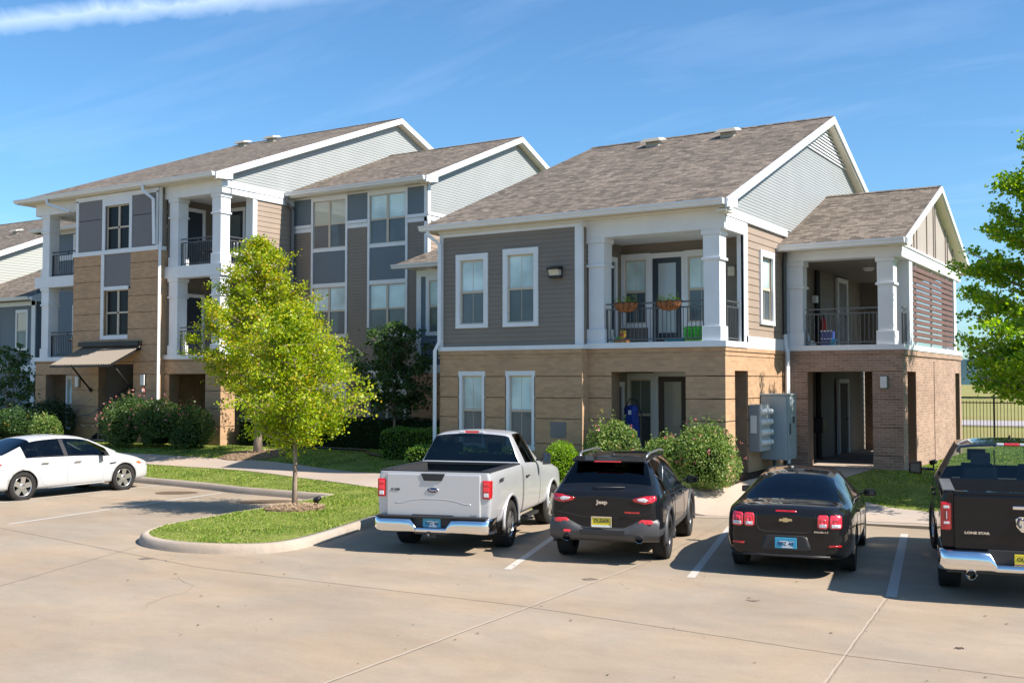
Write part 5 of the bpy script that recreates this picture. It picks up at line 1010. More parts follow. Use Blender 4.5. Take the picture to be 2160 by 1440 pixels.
for i in range(9): m.box(-17.92,-17.03,24.47,24.5,.68+i*.075,.70+i*.075)
m.build('grille',ELEC,rt)
# fallen leaves and litter on the concrete
m=MB()
for k in range(140):
    x=random.uniform(-14,1); y=random.uniform(7,20); s=random.uniform(.012,.03); a=random.uniform(0,6); c,s_=math.cos(a)*s,math.sin(a)*s; m.add([(x-c,y-s_,.008),(x+s_*.5,y-c*.5,.014),(x+c,y+s_,.009),(x-s_*.5,y+c*.5,.012)],[(0,1,2,3)])
tag(m.build('leaf_litter',mat('dry_leaf',(.10,.07,.035),.9),recalc=False),'scattered tiny dry leaves on the parking lot','litter',kind='stuff')
# ================================================================= vehicles (built at the origin: x forward, y left, z up, x=0 rear bumper)
RUBBER=vary(mat('tyre_rubber',(.022,.021,.02),.85,spec=.3),8,.2); ALLOY=mat('alloy_rim',(.62,.62,.62),.25,.9); ALLOYD=mat('dark_alloy',(.10,.10,.105),.3,.8)
CHROME=mat('chrome',(.80,.80,.80),.12,1); BLKPL=mat('black_plastic',(.018,.018,.02),.5); GREYPL=mat('grey_cladding',(.055,.055,.058),.45)
REDL=mat('red_lamp_lens',(.50,.008,.015),.12,coat=1); REDB=mat('bright_red_lens',(.80,.03,.05),.12,coat=1); CLEARL=mat('clear_lamp_lens',(.62,.62,.64),.1,coat=1); AMBER=mat('amber_lens',(.75,.16,.03),.15,coat=1)
TINT=glassmat('tinted_glass',(.16,.19,.20),ior=1.55); TINTD=glassmat('privacy_glass',(.035,.04,.045),ior=1.6); CLEARG=glassmat('clear_glass',(.72,.80,.76),ior=1.5)
SEAT=mat('seat_fabric',(.035,.035,.038),.8); INTER=mat('car_interior',(.02,.02,.022),.9)
def paint(name,col,rough=.22,metal=.0,flake=0):
    m=mat(name,col,rough,metal,spec=.0 if metal<.3 else .5,coat=1 if metal<.3 else .6); m.node_tree.nodes['Principled BSDF'].inputs['Coat IOR'].default_value=1.42; 
    N,L,b=nodes(m); b.inputs['Coat Roughness'].default_value=.02
    no=N.new('ShaderNodeTexNoise'); no.inputs['Scale'].default_value=3; no.inputs['Detail'].default_value=5; tc=N.new('ShaderNodeTexCoord'); L.new(tc.outputs['Object'],no.inputs['Vector']); mr=N.new('ShaderNodeMapRange'); mr.inputs[3].default_value=rough*.8; mr.inputs[4].default_value=rough*1.5; L.new(no.outputs[0],mr.inputs[0]); L.new(mr.outputs[0],b.inputs['Roughness'])
    return twoside(m)
def sec(x,zb,W,zs,zt,wt=None,crown=.02,lo=.94):
    wt=W*.88 if wt is None else wt
    return (x,[(0,zb),(W*lo,zb),(W*.992,zb+(zs-zb)*.22),(W,zb+(zs-zb)*.55),(W*.988,zs-.07),(W*.955,zs),(wt,zt),(wt*.6,zt+crown*.75),(0,zt+crown)])
def vehicle_body(st,matfn,creases,wells,wr,Wmax,cut=None,sub=2,creasek=()):
    n=len(st); K=9; ring=2*K-2; vs=[]; fs=[]; ms=[]
    for x,p in st:
        for k in range(K): vs.append((x if not isinstance(x,(list,tuple)) else x[k],p[k][0],p[k][1]))
        for k in range(K-2,0,-1): vs.append((x if not isinstance(x,(list,tuple)) else x[k],-p[k][0],p[k][1]))
    def half(k): return k if k<K-1 else ring-1-k
    for i in range(n-1):
        for k in range(ring):
            k2=(k+1)%ring; fs.append((i*ring+k,i*ring+k2,(i+1)*ring+k2,(i+1)*ring+k)); ms.append(matfn(i,half(k)))
    for base,i in ((0,0),((n-1)*ring,n-1)):
        for k in range(K-1):
            a,b=k,k+1; ma=(ring-a)%ring; mb=(ring-b)%ring
            f=[base+a,base+b,base+mb,base+ma]; g=[]
            for q in f:
                if q not in g: g.append(q)
            fs.append(tuple(g)); ms.append(matfn(-1 if i==0 else n,k))
    me=bpy.data.meshes.new('tmp'); me.from_pydata(vs,[],fs); me.polygons.foreach_set('material_index',ms); me.polygons.foreach_set('use_smooth',[True]*len(fs))
    bm=bmesh.new(); bm.from_mesh(me); bmesh.ops.recalc_face_normals(bm,faces=bm.faces); cl=bm.edges.layers.float.new('crease_edge')
    for e in bm.edges:
        a,b=sorted(v.index for v in e.verts); ia,ka=divmod(a,ring); ib,kb=divmod(b,ring)
        c=0
        if ia==ib and ia in creases: c=creases[ia]
        if ia!=ib and ka==kb:
            h=min(ka,ring-ka)
            if h in creasek: c=max(c,creasek[h])
        e[cl]=c
    bm.to_mesh(me); bm.free()
    for _ in range(6): me.materials.append(INTER)
    o=bpy.data.objects.new('tmp',me); COL.objects.link(o); md=o.modifiers.new('s','SUBSURF'); md.levels=sub; md.render_levels=sub
    tmp=[o]
    def cutter(mb):
        cm=bpy.data.meshes.new('cut'); cm.from_pydata([tuple(v) for v in mb.v],[],mb.f)
        for _ in range(6): cm.materials.append(INTER)
        cm.polygons.foreach_set('material_index',[1]*len(mb.f)); b=bmesh.new(); b.from_mesh(cm); bmesh.ops.recalc_face_normals(b,faces=b.faces); b.to_mesh(cm); b.free()
        c=bpy.data.objects.new('cut',cm); COL.objects.link(c); tmp.append(c); q=o.modifiers.new('b','BOOLEAN'); q.operation='DIFFERENCE'; q.object=c; q.solver='EXACT'
    for wx in wells:
        for s in (1,-1):
            m=MB(); a,b=s*(Wmax-.30),s*(Wmax+.3); seg=28; pr=[(wx+wr*math.cos(2*PI*k/seg),.0+wr*math.sin(2*PI*k/seg)) for k in range(seg)]
            pr=[(px,pz+WZ[0]) for px,pz in pr]; m.add([(px,a,pz) for px,pz in pr]+[(px,b,pz) for px,pz in pr],[tuple(range(seg)),tuple(range(2*seg-1,seg-1,-1))]+[(k,(k+1)%seg,(k+1)%seg+seg,k+seg) for k in range(seg)]); cutter(m)
    if cut: m=MB(); m.box(*cut); cutter(m)
    dg=bpy.context.evaluated_depsgraph_get(); dg.update(); ev=o.evaluated_get(dg); res=bpy.data.meshes.new_from_object(ev)
    for t in tmp: bpy.data.objects.remove(t)
    return res
WZ=[.34]
def split_body(me,root,mats,names):
    """separate the finished shell into body and panes"""
    bm=bmesh.new(); bm.from_mesh(me); out={}; bvh=BVHTree.FromBMesh(bm)
    def piece(faces,name,ml,keepidx=None):
        vm={}; vs=[];fs=[];mi=[]
        for f in faces:
            idx=[]
            for v in f.verts:
                if v.index not in vm: vm[v.index]=len(vs); vs.append(tuple(v.co))
                idx.append(vm[v.index])
            fs.append(idx); mi.append(keepidx[f.material_index] if keepidx else 0)
        m2=bpy.data.meshes.new(name); m2.from_pydata(vs,[],fs); m2.polygons.foreach_set('material_index',mi); m2.polygons.foreach_set('use_smooth',[True]*len(fs))
        for q in ml: m2.materials.append(q)
        o=bpy.data.objects.new(name,m2); COL.objects.link(o); o.parent=root; return o
    bm.faces.ensure_lookup_table()
    body=[f for f in bm.faces if f.material_index in (0,1,5)]; o=piece(body,'body',[mats[0],INTER,mats[5]],{0:0,1:1,5:2})
    sm=[f.material_index!=1 for f in body]; o.data.polygons.foreach_set('use_smooth',sm)
    for idx in (2,3,4):
        left={f for f in bm.faces if f.material_index==idx}
        while left:
            s=[left.pop()]; comp=[]
            while s:
                f=s.pop(); comp.append(f)
                for e in f.edges:
                    for g in e.link_faces:
                        if g in left: left.remove(g); s.append(g)
            piece(comp,names[idx],[mats[idx]])
    bm.free(); return o,bvh
def onto(bvh,p,d,off=.006):
    d=Vector(d).normalized(); h=bvh.ray_cast(Vector(p)-d*2.5,d)
    if h[0] is None: return None
    n=h[1] if h[1].dot(d)<0 else -h[1]; return h[0]+n*off
def patch_obj(bvh,outline,d,mt,name,root,off=.008,sub=3,mb=None,mi=0,rings=(0,.3,.6,.85,1)):
    P=[Vector(p) for p in outline]; Q=[]
    for a,b in zip(P,P[1:]+P[:1]):
        for k in range(sub): Q.append(a.lerp(b,k/sub))
    c=sum(P,Vector((0,0,0)))/len(P); m=mb or MB(); n=len(Q); vs=[]; last=onto(bvh,c,d,off) or c
    for r in rings[1:]:
        for q in Q:
            h=onto(bvh,c.lerp(q,r),d,off); vs.append(h or c.lerp(q,r)*1.0)
    for q in Q: h=onto(bvh,q,d,-.006); vs.append(h or q)
    R_=len(rings); base=[tuple(last)]+[tuple(v) for v in vs]; fs=[(0,1+k,1+(k+1)%n) for k in range(n)]
    for j in range(R_-1):
        for k in range(n): a=1+j*n+k; b=1+j*n+(k+1)%n; fs.append((a,b,b+n,a+n))
    m.add(base,fs,mi,True)
    if mb is None: return m.build(name,mt,root,recalc=False)
def line_on(bvh,pts,d,w,mt,name,root,off=.003,r=None):
    P=[]
    for a,b in zip(pts,pts[1:]):
        a=Vector(a);b=Vector(b);k=max(1,int((b-a).length/.05))
        for i in range(k): P.append(a.lerp(b,i/k))
    P.append(Vector(pts[-1])); H=[onto(bvh,p,d,off) for p in P]; H=[h for h in H if h is not None]
    if len(H)<2: return None
    m=MB(); m.tube(H,w,4,smooth=False); return m.build(name,mt,root,recalc=False)
def wheel(root,x,y,r,w,side,spokes=5,rim=ALLOY,rr=.66,sw=.085,steer=0,twin=False):
    m=MB(); R0=r*rr; prof=[(R0,-w*.42),(R0*1.04,-w*.5),(r*.93,-w*.5),(r*.985,-w*.4),(r,-w*.25),(r,w*.25),(r*.985,w*.4),(r*.93,w*.5),(R0*1.04,w*.5),(R0,w*.42),(R0,-w*.42)]
    m.lathe(prof,(0,0,0),'y',seg=40)
    for k in range(44):   # tread blocks
        a=2*PI*k/44; 
        for q in (-.34,.34): 
            c,s=math.cos(a),math.sin(a); t=.014; y0=w*(q-.12);y1=w*(q+.12); m.add([((r-.01)*c-s*t,y0,(r-.01)*s+c*t),((r-.01)*c+s*t,y0,(r-.01)*s-c*t),((r+.006)*c+s*t,y0,(r+.006)*s-c*t),((r+.006)*c-s*t,y0,(r+.006)*s+c*t),((r-.01)*c-s*t,y1,(r-.01)*s+c*t),((r-.01)*c+s*t,y1,(r-.01)*s-c*t),((r+.006)*c+s*t,y1,(r+.006)*s-c*t),((r+.006)*c-s*t,y1,(r+.006)*s+c*t)],[(0,1,2,3),(4,7,6,5),(3,2,6,7),(0,3,7,4),(1,5,6,2)])
    t=m.build('wheel',RUBBER,root,recalc=False); t.location=(x,y,r); t.rotation_euler=(0,0,steer)
    m=MB(); o=side*w*.40; m.lathe([(R0*.99,o),(R0*.93,o-side*.012),(R0*.90,o-side*.05),(R0*.86,-side*w*.3),(.001,-side*w*.3)],(0,0,0),'y',seg=36,mi=1); m.lathe([(R0*1.0,o-side*.01),(R0*1.0,o+side*.006),(R0*.93,o+side*.004),(R0*.92,o-side*.02)],(0,0,0),'y',seg=36,mi=0); m.lathe([(.001,o-side*.005),(.05,o-side*.008),(.075,o-side*.02),(.08,o-side*.05)],(0,0,0),'y',seg=18)
    for k in range(spokes):
        for tw in ((-.13,.13) if twin else (0,)):
            a=2*PI*k/spokes+.2+tw; c,s=math.cos(a),math.sin(a); w0=sw*.42;w1=sw*.5
            def P(rad,lat,yy): return (rad*c-lat*s,yy,rad*s+lat*c)
            y0=o-side*.006; y1=o-side*.05
            m.add([P(.04,-w0,y0-side*.012),P(.04,w0,y0-side*.012),P(R0*.94,w1,y0),P(R0*.94,-w1,y0),P(.04,-w0,y1),P(.04,w0,y1),P(R0*.94,w1,y1),P(R0*.94,-w1,y1)],[(0,1,2,3),(4,7,6,5),(0,3,7,4),(1,5,6,2),(3,2,6,7)])
    m.build('rim',[rim,BLKPL],t,recalc=False)
    # child vertices above were offset by the tyre's location
    ob=t.children[0]
    for v in ob.data.vertices: v.co+=Vector((x,y,r))
    return t
def text(body,size,mt,root,loc,rot,name='lettering',ext=.003,bold=0,sx=1,shear=0):
    cu=bpy.data.curves.new(name,'FONT'); cu.body=body; cu.size=size; cu.extrude=ext; cu.align_x='CENTER'; cu.align_y='CENTER'; cu.offset=bold; cu.shear=shear; cu.resolution_u=3
    o=bpy.data.objects.new('t',cu); COL.objects.link(o); dg=bpy.context.evaluated_depsgraph_get(); dg.update(); me=bpy.data.meshes.new_from_object(o.evaluated_get(dg)); bpy.data.objects.remove(o)
    me.materials.clear(); me.materials.append(mt); q=bpy.data.objects.new(name,me); COL.objects.link(q); q.parent=root; q.location=loc; q.rotation_euler=rot; q.scale=(sx,1,1); return q
REAR=(R(90),0,R(-90))     # lettering read from behind the vehicle
SIDE=(R(90),0,0)          # lettering read from the right hand side (-y)
def plate(root,x,y,z,bg,lines,fg,tilt=0,w=.31,h=.155):
    m=MB(); m.box(x-.012,x,y-w/2,y+w/2,z-h/2,z+h/2); p=m.build('licence_plate',bg,root,bevel=.006)
    for (t,s,dy,dz,c) in lines:
        q=text(t,s,c,p,(x-.014,y+dy,z+dz),REAR,'plate_lettering',.001,bold=.001); 
    return p
def seats(root,xs,ys,z,w=.46,h=.62,back=.16):
    for x in xs:
        for y in ys:
            m=MB(); m.add([(x,y-w/2,z),(x,y+w/2,z),(x-.12,y+w/2*.86,z+h),(x-.12,y-w/2*.86,z+h),(x+back,y-w/2,z),(x+back,y+w/2,z),(x+back*.2,y+w/2*.8,z+h),(x+back*.2,y-w/2*.8,z+h)],[(0,1,2,3),(4,7,6,5),(0,4,5,1),(1,5,6,2),(2,6,7,3),(3,7,4,0)]); m.box(x-.13,x-.04,y-.13,y+.13,z+h+.05,z+h+.22); m.box(x-.09,x-.07,y-.07,y-.05,z+h-.02,z+h+.07); m.box(x-.09,x-.07,y+.05,y+.07,z+h-.02,z+h+.07); m.box(x,x+.5,y-w/2,y+w/2,z-.2,z+.02); m.build('seat',SEAT,root,bevel=.03)
def mirror(root,x,y,z,side,mt,w=.20,h=.15,arm=.1,d=.1,glass=True):
    m=MB(); y0=y; y1=y+side*arm; y2=y1+side*w; m.add([(x,y0,z-.02),(x+.06,y0,z-.02),(x+.06,y0,z+.03),(x,y0,z+.03),(x,y1,z),(x+.05,y1,z),(x+.05,y1,z+.04),(x,y1,z+.04)],[(0,1,5,4),(3,7,6,2),(0,4,7,3),(1,2,6,5)],1)
    m.add([(x,y1,z-h*.35),(x,y2,z-h*.28),(x,y2,z+h*.5),(x,y1,z+h*.6),(x+d,y1,z-h*.2),(x+d,y2-side*.03,z-h*.15),(x+d,y2-side*.03,z+h*.4),(x+d,y1,z+h*.5)],[(0,1,2,3),(4,7,6,5),(0,4,5,1),(1,5,6,2),(2,6,7,3),(3,7,4,0)],0)
    o=m.build('wing_mirror',[mt,BLKPL],root,bevel=.025)
    g=MB(); g.box(x-.004,x-.001,y1+side*.035,y2-side*.035,z-h*.14,z+h*.38); g.build('mirror_glass',mat('mirror_face',(.05,.07,.09),.05,1) if 'mirror_face' not in bpy.data.materials else bpy.data.materials['mirror_face'],o); return o
def place(root,axle,over,head,z=0,s=1):
    h=R(head); f=Vector((-math.sin(h),math.cos(h))); p=Vector(axle)-f*over*s; root.scale=(s,s,s); root.location=(p.x,p.y,z); root.rotation_euler=(0,0,R(90)+h)
PLW=mat('plate_white',(.62,.68,.72),.4); PLB=mat('plate_blue',(.04,.30,.48),.4); PLN=mat('plate_navy',(.01,.03,.10),.4); PLY=mat('plate_yellow',(.62,.50,.03),.4); PLK=mat('plate_black',(.02,.02,.03),.5); PLP=mat('plate_purple',(.25,.06,.2),.5)
def handle(root,bvh,x,y,z,mt,l=.19):
    s=1 if y>0 else -1; h=onto(bvh,(x,y,z),(0,-s,0),.0); 
    if h is None: return
    m=MB(); m.box(h.x-l/2,h.x+l/2,h.y+s*.012,h.y+s*.035,z-.014,z+.016); m.box(h.x-l/2,h.x-l/2+.03,h.y-s*.01,h.y+s*.02,z-.012,z+.014); m.box(h.x+l/2-.03,h.x+l/2,h.y-s*.01,h.y+s*.02,z-.012,z+.014); m.build('door_handle',mt,root,bevel=.008)
def door_lines(bvh,root,paths,W,mt=BLKPL,w=.0045):
    for s in (1,-1):
        for p in paths: line_on(bvh,[(x,s*W,z) for x,z in p],(0,-s,0),w,mt,'panel_gap',root,off=.0)

def chrome_bumper(rt,yi0,yi1,W,z0,z1,x,center=False):
    """rounded chrome end caps, notched in the middle for the plate"""
    m=MB()
    for s in (1,-1):
        secs=[]
        for t in (0,.12,.35,.6,.8,.9,.96,1.0,1.03):
            y=lerp(yi0,W,min(t,1)); back=0 if t<.8 else [0,.015,.05,.12,.38][(.8,.9,.96,1.0,1.03).index(t)]; tp=z1 if t>.12 else lerp(z0+.10,z1,t/.12); h=tp-z0
            if t>1: y=W+.004
            secs.append([(x+back+dx,s*y,z0+h*f) for dx,f in ((.06,0),(.012,.07),(-.006,.25),(-.012,.55),(.0,.82),(.022,.95),(.10,1.0))])
        n=len(secs[0]); V=[p for q in secs for p in q]; m.add(V,[(i*n+j,(i+1)*n+j,(i+1)*n+j+1,i*n+j+1) for i in range(len(secs)-1) for j in range(n-1)],0,True)
    V=[(x+dx,y,z) for y in (-yi0,yi0) for dx,z in ((.06,z0),(.012,z0+.01),(0,z0+.05),(.02,z0+.09),(.08,z0+.10))]; m.add(V,[(j,5+j,6+j,1+j) for j in range(4)],0,True)
    m.build('rear_bumper',CHROME,rt,recalc=False)
# ---------------------------------------------------------------- silver single cab pickup
def pickup_silver():
    rt=empty('parked_pickup',(0,0,0),'silver single cab pickup truck with empty black-lined bed parked beside the grass island','pickup truck','vehicles parked in the lot')
    P=paint('silver_paint',(.52,.52,.53),.3,.4); WZ[0]=.42
    st=[sec(.06,.52,.97,1.33,1.35,.93,.0),sec(.075,.50,.99,1.335,1.355,.95,.0),sec(.35,.47,1.005,1.34,1.36,.955,.0),sec(1.2,.46,1.01,1.345,1.365,.955,.0),sec(2.02,.46,1.01,1.35,1.37,.955,.0),
        sec(2.045,.46,1.01,1.355,1.385,.93,.0),sec(2.16,.46,1.005,1.36,1.86,.70,.05),sec(2.3,.46,1.005,1.36,1.90,.69,.055),sec(2.85,.46,1.005,1.33,1.905,.69,.06),sec(3.12,.46,1.005,1.31,1.86,.685,.06),
        sec(3.75,.47,1.005,1.25,1.29,.80,.04),sec(4.1,.48,1.01,1.18,1.24,.86,.05),sec(5.0,.5,1.0,1.10,1.17,.84,.06),sec(5.24,.5,.95,1.0,1.08,.78,.05),sec(5.34,.52,.82,.9,.95,.7,.03)]
    def mf(i,k):
        if k<=0: return 5
        if i==5 and k in (6,7): return 2
        if i==9 and k in (6,7): return 3
        if i in (7,8) and k==5: return 4
        return 0
    me=vehicle_body(st,mf,{0:.9,1:.6,4:.9,5:.9,6:.55},(1.27,4.38),.46,1.0,cut=(.16,1.98,-.80,.80,.86,1.6),creasek={5:.75,6:.5,1:.5})
    body,bvh=split_body(me,rt,{0:P,2:TINT,3:CLEARG,4:TINTD,5:BLKPL},{2:'rear_window',3:'windshield',4:'side_window'})
    for s in (1,-1):
        wheel(rt,1.27,s*.865,.395,.27,s,6,ALLOY,.60,.11); wheel(rt,4.38,s*.865,.395,.27,s,6,ALLOY,.60,.11,steer=R(-12))
        m=MB(); m.box(.09,2.0,s*.80,s*.965,1.355,1.385); m.build('bed_rail_cap',BLKPL,rt,bevel=.012)
        # wheel arch lip
        
        for wx in (1.27,4.38): m=MB(); m.tube([(wx+.475*math.cos(a),s*1.0,.42+.475*math.sin(a)) for a in [PI*k/20 for k in range(-1,22)]],.028,6); m.build('arch_lip',P,rt)
        mirror(rt,3.12,s*.97,1.36,s,ALLOYD if s>0 else ALLOYD,.17,.27,.12,.1)
        # tail lamps
        y0,y1=s*.845,s*.985
        for nm,mt,z0,z1 in (('tail_lamp',REDL,.93,1.235),):
            m=MB(); m.box(.035,.18,y0,s*.99,z0,z1); o=m.build(nm,mt,rt,bevel=.02); m=MB(); m.box(.028,.05,s*.875,s*.955,.965,1.03); m.build('reverse_lens',CLEARL,o,bevel=.006); m=MB(); m.box(.027,.05,s*.87,s*.96,1.05,1.13); m.box(.027,.05,s*.87,s*.96,1.15,1.205); m.build('brake_lens',REDB,o,bevel=.006)
    m=MB(); m.box(.09,.16,-.80,.80,1.345,1.375); m.build('bed_rail_cap',BLKPL,rt,bevel=.01); m=MB(); m.box(1.95,1.985,-.80,.80,1.33,1.385); m.build('bed_rail_cap',BLKPL,rt,bevel=.01)
    # tailgate panel, handle, crease
    m=MB(); m.box(.028,.07,-.82,.82,.62,1.325); tg=m.build('tailgate',P,rt,bevel=.025)
    m=MB(); m.poly_prism([(.026,.21,1.33),(.026,.155,1.215),(.026,-.155,1.215),(.026,-.21,1.33)],(-.012,0,0)); m.box(.0,.02,-.12,.12,1.235,1.275); m.build('tailgate_handle',BLKPL,tg)
    m=MB(); pts=[(.0285,y,.84+.075*(1-min(1,abs(y)/.55)**3)) for y in [x*.06 for x in range(-11,12)]]; m.tube(pts,.006,5); m.build('tailgate_crease',P,tg)
    m=MB(); m.lathe([(.001,-.014),(.078,-.012),(.088,0)],(.03,0,1.06),'x',seg=30); m.v=[(x,y*1.2,1.06+(z-1.06)*.46) for x,y,z in m.v]; em=m.build('badge',mat('badge_blue',(.01,.03,.12),.2,coat=1),tg); m=MB(); m.lathe([(.080,-.016),(.088,-.014),(.092,0),(.084,0)],(.03,0,1.06),'x',seg=30); m.v=[(x,y*1.2,1.06+(z-1.06)*.48) for x,y,z in m.v]; m.build('badge_ring',CHROME,em)
    text('Ford',.062,CHROME,em,(.012,0,1.06),REAR,'badge_lettering',.001,shear=.3,sx=1.25)
    text('F-150',.05,BLKPL,tg,(.022,.66,1.06),REAR,'model_lettering',.003,bold=.002,sx=1.3); text('XL STX',.026,BLKPL,tg,(.022,-.70,.66),REAR,'model_lettering',.002,sx=1.3)
    text('SPORT',.08,BLKPL,rt,(.62,-1.018,1.20),SIDE,'side_lettering',.002,bold=.003,shear=.35)
    chrome_bumper(rt,.27,.40,1.02,.37,.62,-.10)
    m=MB(); m.box(-.015,.1,-.36,.36,.40,.66); m.box(-.11,.08,-.95,.95,.612,.645); m.box(-.09,.0,-.28,.28,.35,.42); m.build('bumper_step',BLKPL,rt,bevel=.01)
    plate(rt,-.02,.0,.53,PLB,[('AZ2 46',.075,.0,-.012,PLN)],PLB); m=MB(); m.poly_prism([(-.0325,.06,.462),(-.0325,.02,.52),(-.0325,.10,.555),(-.0325,.0,.565),(-.0325,-.04,.55),(-.0325,-.13,.56),(-.0325,-.05,.52),(-.0325,-.11,.462)],(.0005,0,0)); m.build('plate_scene',PLW,rt)
    m=MB(); m.tube([(.0,.05,.33),(-.12,.05,.33)],.035,8); m.box(-.08,.02,-.1,.1,.3,.36); m.build('tow_hitch',BLKPL,rt)
    m=MB(); m.tube([(1.5,-.55,.36),(.6,-.62,.38),(.25,-.7,.40)],.035,10); m.build('exhaust_pipe',mat('rusty_steel',(.35,.27,.2),.4,.6),rt)
    m=MB(); m.tube([(.6,0,.4),(4.8,0,.4)],.09,8); m.box(.3,5,-.45,-.38,.42,.52); m.box(.3,5,.38,.45,.42,.52); m.tube([(1.27,-.75,.395),(1.27,.75,.395)],.07,8); m.tube([(4.38,-.75,.395),(4.38,.75,.395)],.05,8); m.build('chassis',BLKPL,rt)
    m=MB(); m.poly_prism([(2.14,.14,1.945),(2.14,-.14,1.945),(2.14,-.16,1.905),(2.14,.16,1.905)],(.02,0,0)); q=m.build('brake_lamp',REDB,rt)
    m=MB(); m.box(2.125,2.16,-.24,-.13,1.905,1.94); m.box(2.125,2.16,.13,.24,1.905,1.94); m.build('cargo_lamp',CLEARL,rt,bevel=.01)
    door_lines(bvh,rt,[[(2.12,1.36),(2.1,1.0),(2.12,.5)],[(3.28,1.28),(3.32,.9),(3.3,.52)]],1.2); handle(rt,bvh,2.35,-1.2,1.13,BLKPL); handle(rt,bvh,2.35,1.2,1.13,BLKPL)
    line_on(bvh,[(2.03,-1.2,1.34),(2.03,-1.2,.5)],(0,1,0),.008,INTER,'bed_gap',rt,off=.0)
    m=MB(); m.box(2.15,2.3,-.62,.62,1.84,1.85); m.box(2.2,5.1,-.75,.75,.55,.6); m.box(3.35,3.6,-.7,.7,1.1,1.22); m.build('cabin_floor',INTER,rt); seats(rt,(2.42,),(-.38,.38),.95,.55,.55)
    m=MB(); m.box(2.4,3.2,-1.0,-.88,.36,.41); m.build('side_step',BLKPL,rt)
    return rt
